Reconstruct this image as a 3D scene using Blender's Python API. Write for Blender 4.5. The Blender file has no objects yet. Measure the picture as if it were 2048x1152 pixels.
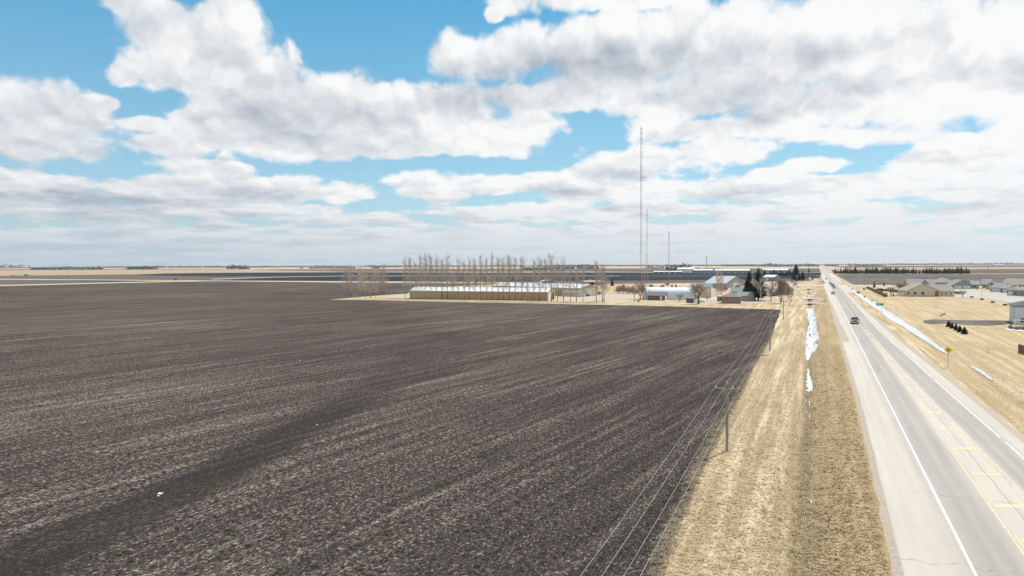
import bpy, bmesh, math, random
from math import radians as R, sin, cos, pi, tan, atan2, asin, sqrt
from mathutils import Vector, Matrix, noise as mn
random.seed(7)
S = bpy.context.scene
C = S.collection
U = random.uniform

# ---------------------------------------------------------------- camera
FPX, CAMZ = 1365.0, 18.0                       # focal length in photo pixels (2048 wide), flying height in m
YAW = R(-24.2)                                 # azimuth from +Y, the road runs along +Y
PITCH, ROLL = math.atan((576-529.5)/FPX), R(0.2)
FH = Vector((sin(YAW), cos(YAW), 0)); R0 = Vector((cos(YAW), -sin(YAW), 0))
FW = (FH*cos(PITCH) - Vector((0, 0, sin(PITCH)))).normalized()
U0 = R0.cross(FW).normalized()
RT = R0*cos(ROLL) - U0*sin(ROLL); UP = U0*cos(ROLL) + R0*sin(ROLL)
cam = bpy.data.cameras.new('camera'); co = bpy.data.objects.new('camera', cam); C.objects.link(co)
M = Matrix((RT, UP, -FW)).transposed().to_4x4(); M.translation = (0, 0, CAMZ)
co.matrix_world = M
cam.sensor_width = 36; cam.lens = 36*FPX/2048; cam.clip_start = .5; cam.clip_end = 120000
S.camera = co

def ray(px, py):
    return (FW + RT*((px-1024)/FPX) + UP*((576-py)/FPX)).normalized()
def flat(px, py, z=0.0):
    d = ray(px, py)
    if d.z > -1e-5: d.z = -1e-5
    t = (z-CAMZ)/d.z
    return Vector((d.x*t, d.y*t, z))
def interp(tab, v):
    if v <= tab[0][0]: return tab[0][1]
    for (a, x), (b, y) in zip(tab, tab[1:]):
        if v <= b: return x + (y-x)*(v-a)/(b-a)
    return tab[-1][1]
def table(px):                                 # pixels along a line -> X as a function of Y
    t = sorted((flat(*p).y, flat(*p).x) for p in px)
    return t
DL = table([(1600,1152), (1617,830), (1620,700), (1621,618), (1617,581)])
DL.insert(0, (-60, DL[0][1]+.3))
DR = table([(1899,708),(1848,681),(1800,642.5),(1761,618),(1724,590),(1703,577),(2048,822)])
def gz(x, y):
    if y < -60 or y > 700: return 0.0
    f = 1.0 if y < 520 else (700-y)/180
    a = (x-interp(DL, y))/2.3; b = (x-interp(DR, y))/2.2
    z = 0.0
    if abs(a) < 3: z -= .75*math.exp(-a*a)
    if abs(b) < 3: z -= .7*math.exp(-b*b)
    return z*f
def P(px, py, off=0.0):
    z = 0.0
    for _ in range(6):
        p = flat(px, py, z); z = gz(p.x, p.y)
    return Vector((p.x, p.y, z+off))
def depth(p): return (Vector((p[0], p[1], 0))).dot(FH)
def mpp(p): return depth(p)/FPX                # metres per photo pixel at a point
def lin(c):
    return tuple(((v/255)/12.92 if v/255 <= .04045 else ((v/255+.055)/1.055)**2.4) for v in c)

# ---------------------------------------------------------------- objects
def tag(o, label=None, cat=None, group=None, kind=None):
    if label: o['label'] = label
    if cat: o['category'] = cat
    if group: o['group'] = group
    if kind: o['kind'] = kind
    return o
def empty(name, loc, rz=0, label=None, cat=None, group=None):
    o = bpy.data.objects.new(name, None); C.objects.link(o); o.location = loc; o.rotation_euler = (0, 0, rz)
    o.empty_display_size = .3
    return tag(o, label, cat, group)
class MB:
    def __init__(s): s.v = []; s.f = []; s.m = []
    def add(s, vs, fs, mi=0):
        n = len(s.v); s.v += [tuple(v) for v in vs]; s.f += [tuple(i+n for i in f) for f in fs]; s.m += [mi]*len(fs)
    def box(s, x0, x1, y0, y1, z0, z1, mi=0):
        s.add([(x0,y0,z0),(x1,y0,z0),(x1,y1,z0),(x0,y1,z0),(x0,y0,z1),(x1,y0,z1),(x1,y1,z1),(x0,y1,z1)],
              [(0,3,2,1),(4,5,6,7),(0,1,5,4),(1,2,6,5),(2,3,7,6),(3,0,4,7)], mi)
    def tube(s, a, b, r0, r1, n=6, mi=0, cap=True):
        a = Vector(a); b = Vector(b); d = (b-a)
        if d.length < 1e-6: return
        d.normalize(); u = d.orthogonal().normalized(); w = d.cross(u)
        vs = []
        for c, r in ((a, r0), (b, r1)):
            for i in range(n):
                t = 2*pi*i/n; vs.append(c + u*(r*cos(t)) + w*(r*sin(t)))
        fs = [(i, (i+1) % n, n+(i+1) % n, n+i) for i in range(n)]
        if cap: fs += [tuple(range(n))[::-1], tuple(range(n, 2*n))]
        s.add(vs, fs, mi)
    def prism(s, poly, axis, a0, a1, mi=0):    # polygon extruded along axis ('x': poly=(y,z); 'y': poly=(x,z))
        n = len(poly)
        mk = (lambda p, a: (a, p[0], p[1])) if axis == 'x' else ((lambda p, a: (p[0], a, p[1])) if axis == 'y' else (lambda p, a: (p[0], p[1], a)))
        vs = [mk(p, a0) for p in poly] + [mk(p, a1) for p in poly]
        fs = [(i, (i+1) % n, n+(i+1) % n, n+i) for i in range(n)] + [tuple(range(n))[::-1], tuple(range(n, 2*n))]
        s.add(vs, fs, mi)
    def build(s, name, mats, parent=None, smooth=False, fix=True, bevel=0):
        me = bpy.data.meshes.new(name); me.from_pydata(s.v, [], s.f)
        for m in (mats if isinstance(mats, (list, tuple)) else [mats]): me.materials.append(m)
        if any(s.m): me.polygons.foreach_set('material_index', s.m)
        if fix or bevel:
            b = bmesh.new(); b.from_mesh(me)
            if bevel: bmesh.ops.bevel(b, geom=list(b.edges), offset=bevel, segments=2, affect='EDGES', clamp_overlap=True)
            bmesh.ops.recalc_face_normals(b, faces=b.faces); b.to_mesh(me); b.free()
        if smooth: me.polygons.foreach_set('use_smooth', [True]*len(me.polygons))
        me.update()
        o = bpy.data.objects.new(name, me); C.objects.link(o)
        if parent: o.parent = parent
        return o
def kids(o): return [c for c in ALLK.get(o.name, [])]
ALLK = {}
def copy_tree(o, parent=None):
    c = o.copy(); C.objects.link(c); c.parent = parent
    for k in [k for k in C.objects if k.parent == o]: copy_tree(k, c)
    return c
def ordn(n):
    w = {1:'first',2:'second',3:'third',4:'fourth',5:'fifth',6:'sixth',7:'seventh',8:'eighth',9:'ninth',10:'tenth'}
    return w.get(n) or f"{n}{'st' if n%10==1 and n!=11 else 'nd' if n%10==2 and n!=12 else 'rd' if n%10==3 and n!=13 else 'th'}"

# ---------------------------------------------------------------- materials
class N:
    def __init__(s, nt): s.nt = nt; s.n = nt.nodes; s.l = nt.links
    def node(s, t, **kw):
        n = s.n.new(t)
        for k, v in kw.items(): setattr(n, k, v)
        return n
    def set(s, sock, v):
        if isinstance(v, bpy.types.NodeSocket): s.l.new(v, sock)
        else: sock.default_value = v
    def math(s, op, a, b=None, c=None, clamp=False):
        n = s.n.new('ShaderNodeMath'); n.operation = op; n.use_clamp = clamp; s.set(n.inputs[0], a)
        if b is not None: s.set(n.inputs[1], b)
        if c is not None: s.set(n.inputs[2], c)
        return n.outputs[0]
    def vmath(s, op, a, b=None, c=None, out=0):
        n = s.n.new('ShaderNodeVectorMath'); n.operation = op; s.set(n.inputs[0], a)
        if b is not None: s.set(n.inputs[3] if op == 'SCALE' else n.inputs[1], b)
        if c is not None: s.set(n.inputs[2], c)
        return n.outputs[1] if op in ('LENGTH', 'DOT_PRODUCT', 'DISTANCE') else n.outputs[0]
    def mix(s, f, a, b, mode='MIX'):
        n = s.n.new('ShaderNodeMix'); n.data_type = 'RGBA'; n.blend_type = mode
        s.set(n.inputs[0], f); s.set(n.inputs[6], a if isinstance(a, bpy.types.NodeSocket) else (*a, 1)[:4]); s.set(n.inputs[7], b if isinstance(b, bpy.types.NodeSocket) else (*b, 1)[:4])
        return n.outputs[2]
    def noise(s, vec, scale, detail=4, rough=.55, dist=0.0, dim='3D'):
        n = s.n.new('ShaderNodeTexNoise'); n.noise_dimensions = dim
        if vec is not None: s.l.new(vec, n.inputs['Vector'])
        n.inputs['Scale'].default_value = scale; n.inputs['Detail'].default_value = detail
        n.inputs['Roughness'].default_value = rough; n.inputs['Distortion'].default_value = dist
        return n.outputs[0]
    def ramp(s, v, a, b, lo=0.0, hi=1.0, smooth=False):
        n = s.n.new('ShaderNodeMapRange'); n.interpolation_type = 'SMOOTHSTEP' if smooth else 'LINEAR'
        s.set(n.inputs[0], v); n.inputs[1].default_value = a; n.inputs[2].default_value = b
        n.inputs[3].default_value = lo; n.inputs[4].default_value = hi
        return n.outputs[0]
    def mapping(s, vec, rot=0, scale=(1,1,1)):
        n = s.n.new('ShaderNodeMapping'); s.l.new(vec, n.inputs[0]); n.inputs['Rotation'].default_value = (0, 0, rot); n.inputs['Scale'].default_value = scale
        return n.outputs[0]
    def bump(s, h, strength=.5, dist=.1):
        n = s.n.new('ShaderNodeBump'); s.l.new(h, n.inputs['Height']); n.inputs['Strength'].default_value = strength; n.inputs['Distance'].default_value = dist
        return n.outputs[0]
def newmat(name):
    m = bpy.data.materials.new(name); m.use_nodes = True; n = N(m.node_tree)
    b = m.node_tree.nodes['Principled BSDF']; b.inputs['Specular IOR Level'].default_value = .25
    return m, n, b
def mat(name, col, rough=.8, var=.15, scale=2.0, metal=0.0, spec=.25, stretch=(1,1,1), ribs=None):
    """surface colour with a little procedural mottling; ribs = (axis, per metre) gives ribbed sheet metal or siding"""
    m, n, b = newmat(name)
    tc = n.node('ShaderNodeTexCoord').outputs['Object']
    v = n.mapping(tc, 0, stretch)
    f = n.noise(v, scale, 5, .6)
    k = n.ramp(f, .25, .75, 1-var, 1+var)
    cc = n.vmath('SCALE', col, k)
    b.inputs['Roughness'].default_value = rough; b.inputs['Metallic'].default_value = metal; b.inputs['Specular IOR Level'].default_value = spec
    n.l.new(cc, b.inputs['Base Color'])
    if ribs:
        sx = n.node('ShaderNodeSeparateXYZ'); n.l.new(tc, sx.inputs[0])
        w = n.math('SINE', n.math('MULTIPLY', sx.outputs[ribs[0]], 2*pi*ribs[1]))
        n.l.new(n.bump(w, .6, .03), b.inputs['Normal'])
    return m

# ---------------------------------------------------------------- sun and sky
SUNAZ, SUNEL = YAW + R(45), R(53)
sd = Vector((sin(SUNAZ)*cos(SUNEL), cos(SUNAZ)*cos(SUNEL), sin(SUNEL)))
sl = bpy.data.lights.new('sun', 'SUN'); sl.energy = 4.6; sl.angle = R(.53); sl.color = (1, .93, .82)
so = bpy.data.objects.new('sun', sl); C.objects.link(so); so.rotation_euler = sd.to_track_quat('Z', 'Y').to_euler(); so.location = (0, 0, 60)
def azel(px, py):
    d = ray(px, py); return atan2(d.x, d.y), asin(d.z)
CLOUDS = [  # cx, cy, rx, ry in photo pixels, turned into directions of the sky
 (60,245,205,88),(-40,220,180,95),(190,235,70,45),(150,300,90,28),(215,205,45,16),(-250,240,200,120),
 (400,70,165,85),(300,15,110,38),(480,20,85,70),(330,140,90,45),(270,135,45,22),(450,150,110,70),
 (560,215,190,90),(420,250,110,62),(700,210,160,80),(850,240,180,72),(980,270,130,42),(1060,250,75,38),
 (600,290,190,36),(360,290,55,32),(300,250,60,20),(340,300,80,24),(250,145,50,30),(420,330,120,18),(800,290,230,26),(950,300,120,18),
 (960,120,110,58),(1080,110,140,70),(1200,120,220,90),(1130,195,230,42),(1400,90,260,95),(1650,80,260,115),(1900,90,260,135),(2100,150,220,160),
 (1420,190,220,60),(1650,210,250,70),(1880,190,180,60),(1480,255,220,28),(1700,265,150,26),(1320,245,80,28),
 (1230,-16,190,40),(1040,-14,60,36),(1290,14,130,20),(1000,15,26,22),
 (1980,310,190,60),(2050,260,120,45),(1880,330,140,42),(1930,280,60,22),
 (1300,325,130,42),(1420,305,130,26),(1180,345,80,20),(1500,300,60,14),(1640,325,85,14),(1560,342,70,10),
 (90,380,190,38),(-60,385,200,48),(310,375,120,24),(520,368,190,34),(690,378,75,22),(330,400,260,28),
 (900,368,140,32),(1050,362,160,26),(1230,385,180,34),(1480,378,200,32),(1750,385,230,36),(1980,385,200,40),(1650,360,120,16),
 (940,425,130,18),(1200,425,260,24),(1600,425,300,26),(1950,430,250,28),(150,425,300,28),(520,420,220,24),(650,440,160,16),
 (1024,478,1500,42),(1024,520,1900,30),
 (2500,150,330,200),(-700,200,300,200),(1300,-300,900,180),(200,-420,500,170),(2300,-350,600,230),
]
GREYS = [(30,300,220,34,.7),(100,205,150,26,.3),(560,245,150,24,1.0),(760,215,220,30,.55),(700,285,180,20,.5),(440,190,120,30,.35),(420,45,160,26,.35),
 (1000,175,130,34,1.0),(1150,160,240,48,1.15),(1330,110,170,34,.7),(1620,110,200,32,.95),(1900,105,120,30,.5),(1640,185,220,24,1.15),(1430,200,130,22,.7),(1460,250,110,20,.95),
 (2040,160,60,20,.8),(1240,345,100,14,1.0),(1900,300,120,12,.6),(480,385,140,16,.9),(860,398,110,12,.9),(1080,385,100,12,.6),(1480,388,150,13,1.0),(1930,412,130,10,1.1),
 (80,402,180,16,1.0),(260,398,120,12,.6),(1340,418,160,8,.9),(900,440,200,10,.7),(1400,440,200,8,.7),(300,440,260,12,.7),(1150,385,80,12,.8),(1750,355,140,10,.5)]
wd = bpy.data.worlds.new('World'); S.world = wd; wd.use_nodes = True
nt = wd.node_tree; nt.nodes.clear(); n = N(nt)
out = n.node('ShaderNodeOutputWorld'); bg = n.node('ShaderNodeBackground'); n.l.new(bg.outputs[0], out.inputs[0])
sky = n.node('ShaderNodeTexSky', sky_type='NISHITA'); sky.sun_disc = False; sky.sun_elevation = SUNEL; sky.sun_rotation = SUNAZ
sky.altitude = 300; sky.air_density = 1.0; sky.dust_density = .6; sky.ozone_density = 1.6
dirv = n.vmath('NORMALIZE', n.node('ShaderNodeTexCoord').outputs['Generated'])
sep = n.node('ShaderNodeSeparateXYZ'); n.l.new(dirv, sep.inputs[0])
az = n.math('ARCTAN2', sep.outputs[0], sep.outputs[1]); el = n.math('ARCSINE', sep.outputs[2])
cmb = n.node('ShaderNodeCombineXYZ'); n.l.new(az, cmb.inputs[0]); n.l.new(el, cmb.inputs[1]); ae = cmb.outputs[0]
# coordinates of a flat cloud deck, so that texture flattens towards the horizon
hz = n.math('ADD', n.math('MAXIMUM', sep.outputs[2], 0.0), .10)
def cloud(ae_s, dirs):
    w = n.node('ShaderNodeTexNoise'); n.l.new(dirs, w.inputs['Vector']); w.inputs['Scale'].default_value = 8; w.inputs['Detail'].default_value = 4; w.inputs['Roughness'].default_value = .55
    wv = n.vmath('SUBTRACT', w.outputs['Color'], (.5, .5, .5))
    wv = n.vmath('MULTIPLY', wv, n.vmath('MULTIPLY', (1, 1, 0), wamp))
    p = n.vmath('ADD', ae_s, wv)
    d = None
    for (cx, cy, rx, ry) in CLOUDS:
        a0, e0 = azel(cx, cy)
        if cx+rx < 2300 and cx-rx > -300:
            sa = abs(azel(cx+rx*.5, cy)[0]-azel(cx-rx*.5, cy)[0]); se = abs(azel(cx, cy-ry*.5)[1]-azel(cx, cy+ry*.5)[1])
        else: sa, se = rx/FPX*.8, ry/FPX*.8
        l = n.vmath('LENGTH', n.vmath('MULTIPLY_ADD', p, (1/sa, 1/se, 0), (-a0/sa, -e0/se, 0)))
        d = l if d is None else n.math('SMOOTH_MIN', d, l, .22)
    return n.math('MAXIMUM', n.math('SUBTRACT', 1.0, d), -.8)
cz = n.node('ShaderNodeCombineXYZ')
lowf = n.ramp(el, 0.0, .30, 0.0, 1.0)
# log-like elevation makes cloud texture shrink vertically near the horizon
le = n.math('MULTIPLY', n.math('LOGARITHM', n.math('ADD', n.math('MAXIMUM', el, 0.0), .06), 2.718), .33)
n.l.new(n.math('MULTIPLY', az, 1.0), cz.inputs[0]); n.l.new(le, cz.inputs[1])
tex = cz.outputs[0]
wampn = n.ramp(el, 0.0, .25, .02, .085)
wc = n.node('ShaderNodeCombineXYZ'); n.l.new(wampn, wc.inputs[0]); n.l.new(n.math('MULTIPLY', wampn, .8), wc.inputs[1]); wamp = wc.outputs[0]
D0 = cloud(ae, tex)
offv = n.node('ShaderNodeCombineXYZ'); offs = n.ramp(el, 0.0, .3, .004, .016)
n.l.new(n.math('MULTIPLY', offs, .5), offv.inputs[0]); n.l.new(offs, offv.inputs[1])
tex2 = n.vmath('ADD', tex, n.vmath('MULTIPLY', offv.outputs[0], (1.0, 1.6, 0)))
D0 = n.math('ADD', n.math('MAXIMUM', D0, n.math('MAXIMUM', n.ramp(el, .42, .60, -.8, .12), n.ramp(n.math('ABSOLUTE', n.math('ADD', az, -YAW)), .80, 1.0, -.8, .12))), .22)  # unseen cloud cover added overhead and behind to whiten the ambient light
def fb(v): return n.math('SUBTRACT', n.noise(v, 10, 9, .58, .15), .5)
n0, n1 = fb(tex), fb(tex2)
vw = n.node('ShaderNodeTexNoise'); n.l.new(tex, vw.inputs['Vector']); vw.inputs['Scale'].default_value = 30; vw.inputs['Detail'].default_value = 3
vwv = n.vmath('MULTIPLY', n.vmath('SUBTRACT', vw.outputs['Color'], (.5, .5, .5)), (.05, .04, 0))
def puff(v):
    q = n.node('ShaderNodeTexVoronoi', feature='SMOOTH_F1', voronoi_dimensions='2D'); n.l.new(n.vmath('ADD', v, vwv), q.inputs['Vector'])
    q.inputs['Scale'].default_value = 17; q.inputs['Detail'].default_value = 2; q.inputs['Roughness'].default_value = .5; q.inputs['Smoothness'].default_value = .35
    return n.math('SUBTRACT', .45, q.outputs['Distance'])
v0, v1 = puff(tex), puff(tex2)
lown = n.noise(n.mapping(tex, 0, (1, 3.0, 1)), 6, 7, .6)
bandn = n.noise(n.mapping(tex, 0, (1, 2.2, 1)), 13, 6, .6)
bandf = n.math('MULTIPLY', n.ramp(el, .15, .06), n.math('SUBTRACT', bandn, .5))
amp = 1.25
d0 = n.math('ADD', n.math('ADD', D0, n.math('ADD', n.math('MULTIPLY', n0, amp), n.math('MULTIPLY', v0, .5))), n.math('MULTIPLY', bandf, 1.6))
alpha = n.math('MULTIPLY', n.ramp(d0, -.02, .35, smooth=True), n.ramp(d0, -.1, .5, .8, 1.0))
# relief: brighter where the side towards the sun is thinner
rel = n.math('ADD', n.math('ADD', n.math('MULTIPLY', n.math('SUBTRACT', n0, n1), .82), n.math('MULTIPLY', n.math('SUBTRACT', v0, v1), .27)), n.math('MULTIPLY', bandf, 1.7))
grey = None
pw = n.vmath('ADD', ae, n.vmath('MULTIPLY', n.vmath('SUBTRACT', (0, 0, 0), (0, 0, 0)), (0, 0, 0)))
wn = n.node('ShaderNodeTexNoise'); n.l.new(tex, wn.inputs['Vector']); wn.inputs['Scale'].default_value = 7; wn.inputs['Detail'].default_value = 4
pw = n.vmath('ADD', ae, n.vmath('MULTIPLY', n.vmath('SUBTRACT', wn.outputs['Color'], (.5, .5, .5)), n.vmath('MULTIPLY', wamp, (1, .6, 0))))
for (cx, cy, rx, ry, k) in GREYS:
    a0, e0 = azel(cx, cy); sa = rx/FPX*.95; se = ry/FPX*1.25
    l = n.vmath('LENGTH', n.vmath('MULTIPLY_ADD', pw, (1/sa, 1/se, 0), (-a0/sa, -e0/se, 0)))
    g = n.ramp(l, 0.0, 1.7, k, 0.0, smooth=True)
    grey = g if grey is None else n.math('ADD', grey, g)
thick = n.ramp(d0, .2, .9, 0.0, .04)
sh = n.math('ADD', n.math('MULTIPLY', n.math('MINIMUM', grey, 1.25), .31), thick)
sh = n.math('ADD', sh, n.ramp(lown, .36, .70, -.05, .08))
bright = n.math('SUBTRACT', n.math('ADD', 1.0, rel), sh)
right = n.ramp(az, YAW-.5, YAW+.45, -.13, .10)
bright = n.math('ADD', bright, right)
bright = n.math('MINIMUM', n.math('MAXIMUM', bright, .32), 1.12)
ccol = n.mix(n.ramp(bright, .35, 1.0), lin((171,182,195)), lin((251,251,251)))
# near the horizon everything melts into pale air
hazef = n.ramp(el, 0.0, .12, .72, 0.0, smooth=True)
tint = n.mix(n.ramp(el, .0, .38), (1.25, 1.42, 1.30), (.62, 1.08, 1.12))
blue = n.vmath('MULTIPLY', sky.outputs[0], tint)
blue = n.vmath('SCALE', blue, .10)
BL = n.mix(n.ramp(el, .02, .36), lin((176,214,235)), lin((90,180,226)))
blue = n.mix(.62, blue, BL)
mixd = n.mix(alpha, blue, ccol)
haze_c = n.mix(n.ramp(az, YAW-.6, YAW+.6), lin((176,194,207)), lin((215,224,230)))
fin = n.mix(hazef, mixd, haze_c)
gcol = n.mix(n.ramp(el, -.05, -.003), lin((150,140,125)), fin)
fin = n.vmath('SCALE', gcol, 10.0)
n.l.new(fin, bg.inputs[0]); bg.inputs[1].default_value = .1
wd.cycles.sampling_method = 'MANUAL'; wd.cycles.sample_map_resolution = 512

S.view_settings.view_transform = 'Standard'; S.view_settings.look = 'None'; S.view_settings.exposure = 0; S.view_settings.gamma = 1
S.cycles.use_denoising = True
S.cycles.max_bounces = 4; S.cycles.diffuse_bounces = 2; S.cycles.volume_bounces = 0; S.cycles.transparent_max_bounces = 8
S.cycles.caustics_reflective = False; S.cycles.caustics_refractive = False

# ---------------------------------------------------------------- ground materials
def grass_mat(name, base, light, dark, mow=R(0), verge=False):
    m, n, b = newmat(name)
    g = n.node('ShaderNodeNewGeometry').outputs['Position']
    fine = n.noise(n.mapping(g, 0, (1, .75, 1)), 3.3, 6, .68)
    tiny = n.noise(n.mapping(g, .35, (1, .3, 1)), 9.0, 3, .6)
    stre = n.noise(n.mapping(g, mow, (1, .035, 1)), .75, 4, .62)
    stre2 = n.noise(n.mapping(g, mow+.02, (1, .015, 1)), 2.4, 3, .6)
    big = n.noise(g, .05, 4, .6)
    c = n.mix(n.ramp(fine, .3, .7), dark, base)
    c = n.mix(n.math('MULTIPLY', n.ramp(stre, .42, .68, smooth=True), .8), c, light)
    c = n.mix(n.math('MULTIPLY', n.ramp(stre2, .5, .72, smooth=True), .45), c, light)
    c = n.mix(n.math('MULTIPLY', n.ramp(big, .45, .7, smooth=True), .45), c, dark)
    if verge:                                # coarser, browner growth on the road side of the ditch; mud along its bottom
        sx = n.node('ShaderNodeSeparateXYZ'); n.l.new(g, sx.inputs[0]); wob = n.noise(g, .25, 4, .6)
        t = n.ramp(n.math('ADD', sx.outputs[0], n.math('MULTIPLY', wob, 3.0)), -2.5, 2.5, smooth=True)
        t = n.math('MULTIPLY', t, n.ramp(sx.outputs[0], 9, 7))
        c = n.mix(n.math('MULTIPLY', t, .62), c, (.33,.225,.115))
        mud = n.node('ShaderNodeAttribute', attribute_name='mud').outputs['Fac']
        c = n.mix(n.math('MULTIPLY', mud, n.ramp(fine, .35, .6, .25, .95)), c, (.13,.095,.06))
    gap_shade = n.math('MULTIPLY', n.ramp(fine, .46, .30, smooth=True), .92)  # shade in the gaps between tufts, painted into the grass colour
    c = n.mix(gap_shade, c, tuple(v*.42 for v in dark))
    c = n.mix(n.math('MULTIPLY', n.ramp(tiny, .55, .75), .4), c, tuple(min(.75, v*1.25) for v in light))
    n.l.new(c, b.inputs['Base Color']); b.inputs['Roughness'].default_value = .95; b.inputs['Specular IOR Level'].default_value = .05
    h = n.math('ADD', fine, n.math('MULTIPLY', tiny, .4))
    n.l.new(n.bump(h, .7, .22), b.inputs['Normal'])
    return m
M_GRASS = grass_mat('dry_grass', (.48,.375,.235), (.74,.62,.44), (.29,.205,.12), 0.0, True)
M_LAWN = grass_mat('dry_lawn', (.49,.38,.235), (.64,.52,.36), (.36,.265,.15), R(-60))
ROW = R(8.3)
def soil_mat(name, near=True, base=(.023,.021,.022), straw=(.41,.345,.285), amount=1.0, mid=(.104,.087,.077)):
    m, n, b = newmat(name)
    g = n.node('ShaderNodeNewGeometry').outputs['Position']
    rowv = n.mapping(g, ROW, (1, 1, 1))
    clod = n.noise(g, 2.6, 7, .72)
    clod2 = n.noise(g, 9.0, 3, .65)
    fl = n.noise(n.mapping(rowv, 0, (1, .5, 1)), 5.6, 5, .74)
    band = n.noise(n.mapping(rowv, 0, (1, .03, 1)), 1.0, 5, .7)
    band2 = n.noise(n.mapping(rowv, 0, (1, .06, 1)), .16, 4, .6)
    big = n.noise(g, .012, 4, .6)
    c = n.mix(n.ramp(clod, .40, .62), base, mid)
    amt = n.math('ADD', n.ramp(band, .32, .7), n.ramp(band2, .35, .7, -.25, .3))
    amt = n.math('ADD', amt, n.ramp(big, .35, .65, -.18, .22))
    c = n.mix(n.math('MULTIPLY', n.ramp(band, .42, .72, smooth=True), .12), c, tuple(v*.70 for v in straw))
    thr = n.math('SUBTRACT', .602, n.math('MULTIPLY', amt, .112*amount))
    f = n.math('MULTIPLY', n.math('SUBTRACT', fl, thr), 16.0, clamp=True)
    if near:
        at = n.node('ShaderNodeAttribute', attribute_name='wet')
        f = n.math('MULTIPLY', f, n.math('SUBTRACT', 1.0, n.math('MULTIPLY', at.outputs['Fac'], .8)))
        c = n.mix(n.math('MULTIPLY', at.outputs['Fac'], .92), c, (.042,.036,.034))
        ds = n.node('ShaderNodeCameraData').outputs['View Distance'] if False else None
    c = n.mix(n.math('MULTIPLY', f, .85), c, straw)
    n.l.new(c, b.inputs['Base Color']); b.inputs['Roughness'].default_value = 1; b.inputs['Specular IOR Level'].default_value = .0
    if near: n.l.new(n.bump(n.math('ADD', clod, n.math('MULTIPLY', clod2, .3)), .8, .25), b.inputs['Normal'])
    return m
M_SOIL = soil_mat('ploughed_soil')
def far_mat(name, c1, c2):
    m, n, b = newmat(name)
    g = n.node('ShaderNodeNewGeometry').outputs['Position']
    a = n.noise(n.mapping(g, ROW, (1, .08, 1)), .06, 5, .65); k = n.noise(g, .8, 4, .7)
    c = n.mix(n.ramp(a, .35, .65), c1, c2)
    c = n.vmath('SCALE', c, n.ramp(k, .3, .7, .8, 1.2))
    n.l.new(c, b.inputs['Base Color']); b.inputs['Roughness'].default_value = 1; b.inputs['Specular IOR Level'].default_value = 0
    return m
M_BLACK = far_mat('dark_far_field', (.028,.036,.046), (.045,.052,.062))  # dark bluish tone for the darkest far field bands
M_BROWN = far_mat('brown_stubble', (.115,.098,.092), (.16,.135,.125))
M_TAN = far_mat('straw_stubble', (.36,.27,.20), (.42,.32,.23))
M_GREYSOIL = far_mat('grey_soil', (.125,.112,.105), (.175,.155,.14))
M_GRAVEL = mat('gravel', (.44,.385,.32), .95, .15, 3.0)
M_GRAVELD = mat('shoulder_gravel', (.40,.34,.28), .95, .25, 4.0)
def snow_mat():
    m, n, b = newmat('old_snow')
    g = n.node('ShaderNodeNewGeometry').outputs['Position']
    f = n.noise(g, 1.5, 6, .65); r = n.noise(n.mapping(g, 0, (1, .15, 1)), 1.2, 4, .6)
    c = n.mix(n.ramp(f, .35, .7), (.46,.48,.50), (.60,.61,.62))
    c = n.mix(n.math('MULTIPLY', n.ramp(r, .58, .72), .35), c, (.45,.42,.38))
    n.l.new(c, b.inputs['Base Color']); b.inputs['Roughness'].default_value = .6
    n.l.new(n.bump(f, .5, .15), b.inputs['Normal'])
    return m
M_SNOW = snow_mat()

# ---------------------------------------------------------------- ground: one sheet with two ditches
def axis(a, b, st, out, fac=1.35):
    v = []; x = a
    while x <= b: v.append(x); x += st
    lo, hi, d = a, b, st*2
    L_ = []; H_ = []
    while hi < out:
        d *= fac; lo -= d; hi += d; L_.append(lo); H_.append(hi)
    return L_[::-1] + v + H_
xs = axis(-9, 60, .5, 30000); ys = axis(-50, 720, 4, 42000)
mb = MB(); nx = len(xs)
for y in ys:
    for x in xs: mb.v.append((x, y, gz(x, y)))
for j in range(len(ys)-1):
    for i in range(nx-1):
        a = j*nx+i; mb.f.append((a, a+1, a+nx+1, a+nx)); mb.m.append(1 if xs[i] > 20 and ys[j] < 700 and xs[i] < 400 else 0)
go = mb.build('ground', [M_GRASS, M_LAWN], smooth=True, fix=False); tag(go, kind='structure')
mud = []
for v in mb.v:
    near_ = -60 < v[1] < 520 and abs(v[0]) < 60; q = 0.0
    if near_: q = max(math.exp(-((v[0]-interp(DL, v[1]))/.8)**2), .7*math.exp(-((v[0]-interp(DR, v[1]))/.9)**2))
    mud.append(q)
go.data.attributes.new('mud', 'FLOAT', 'POINT').data.foreach_set('value', mud)

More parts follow.
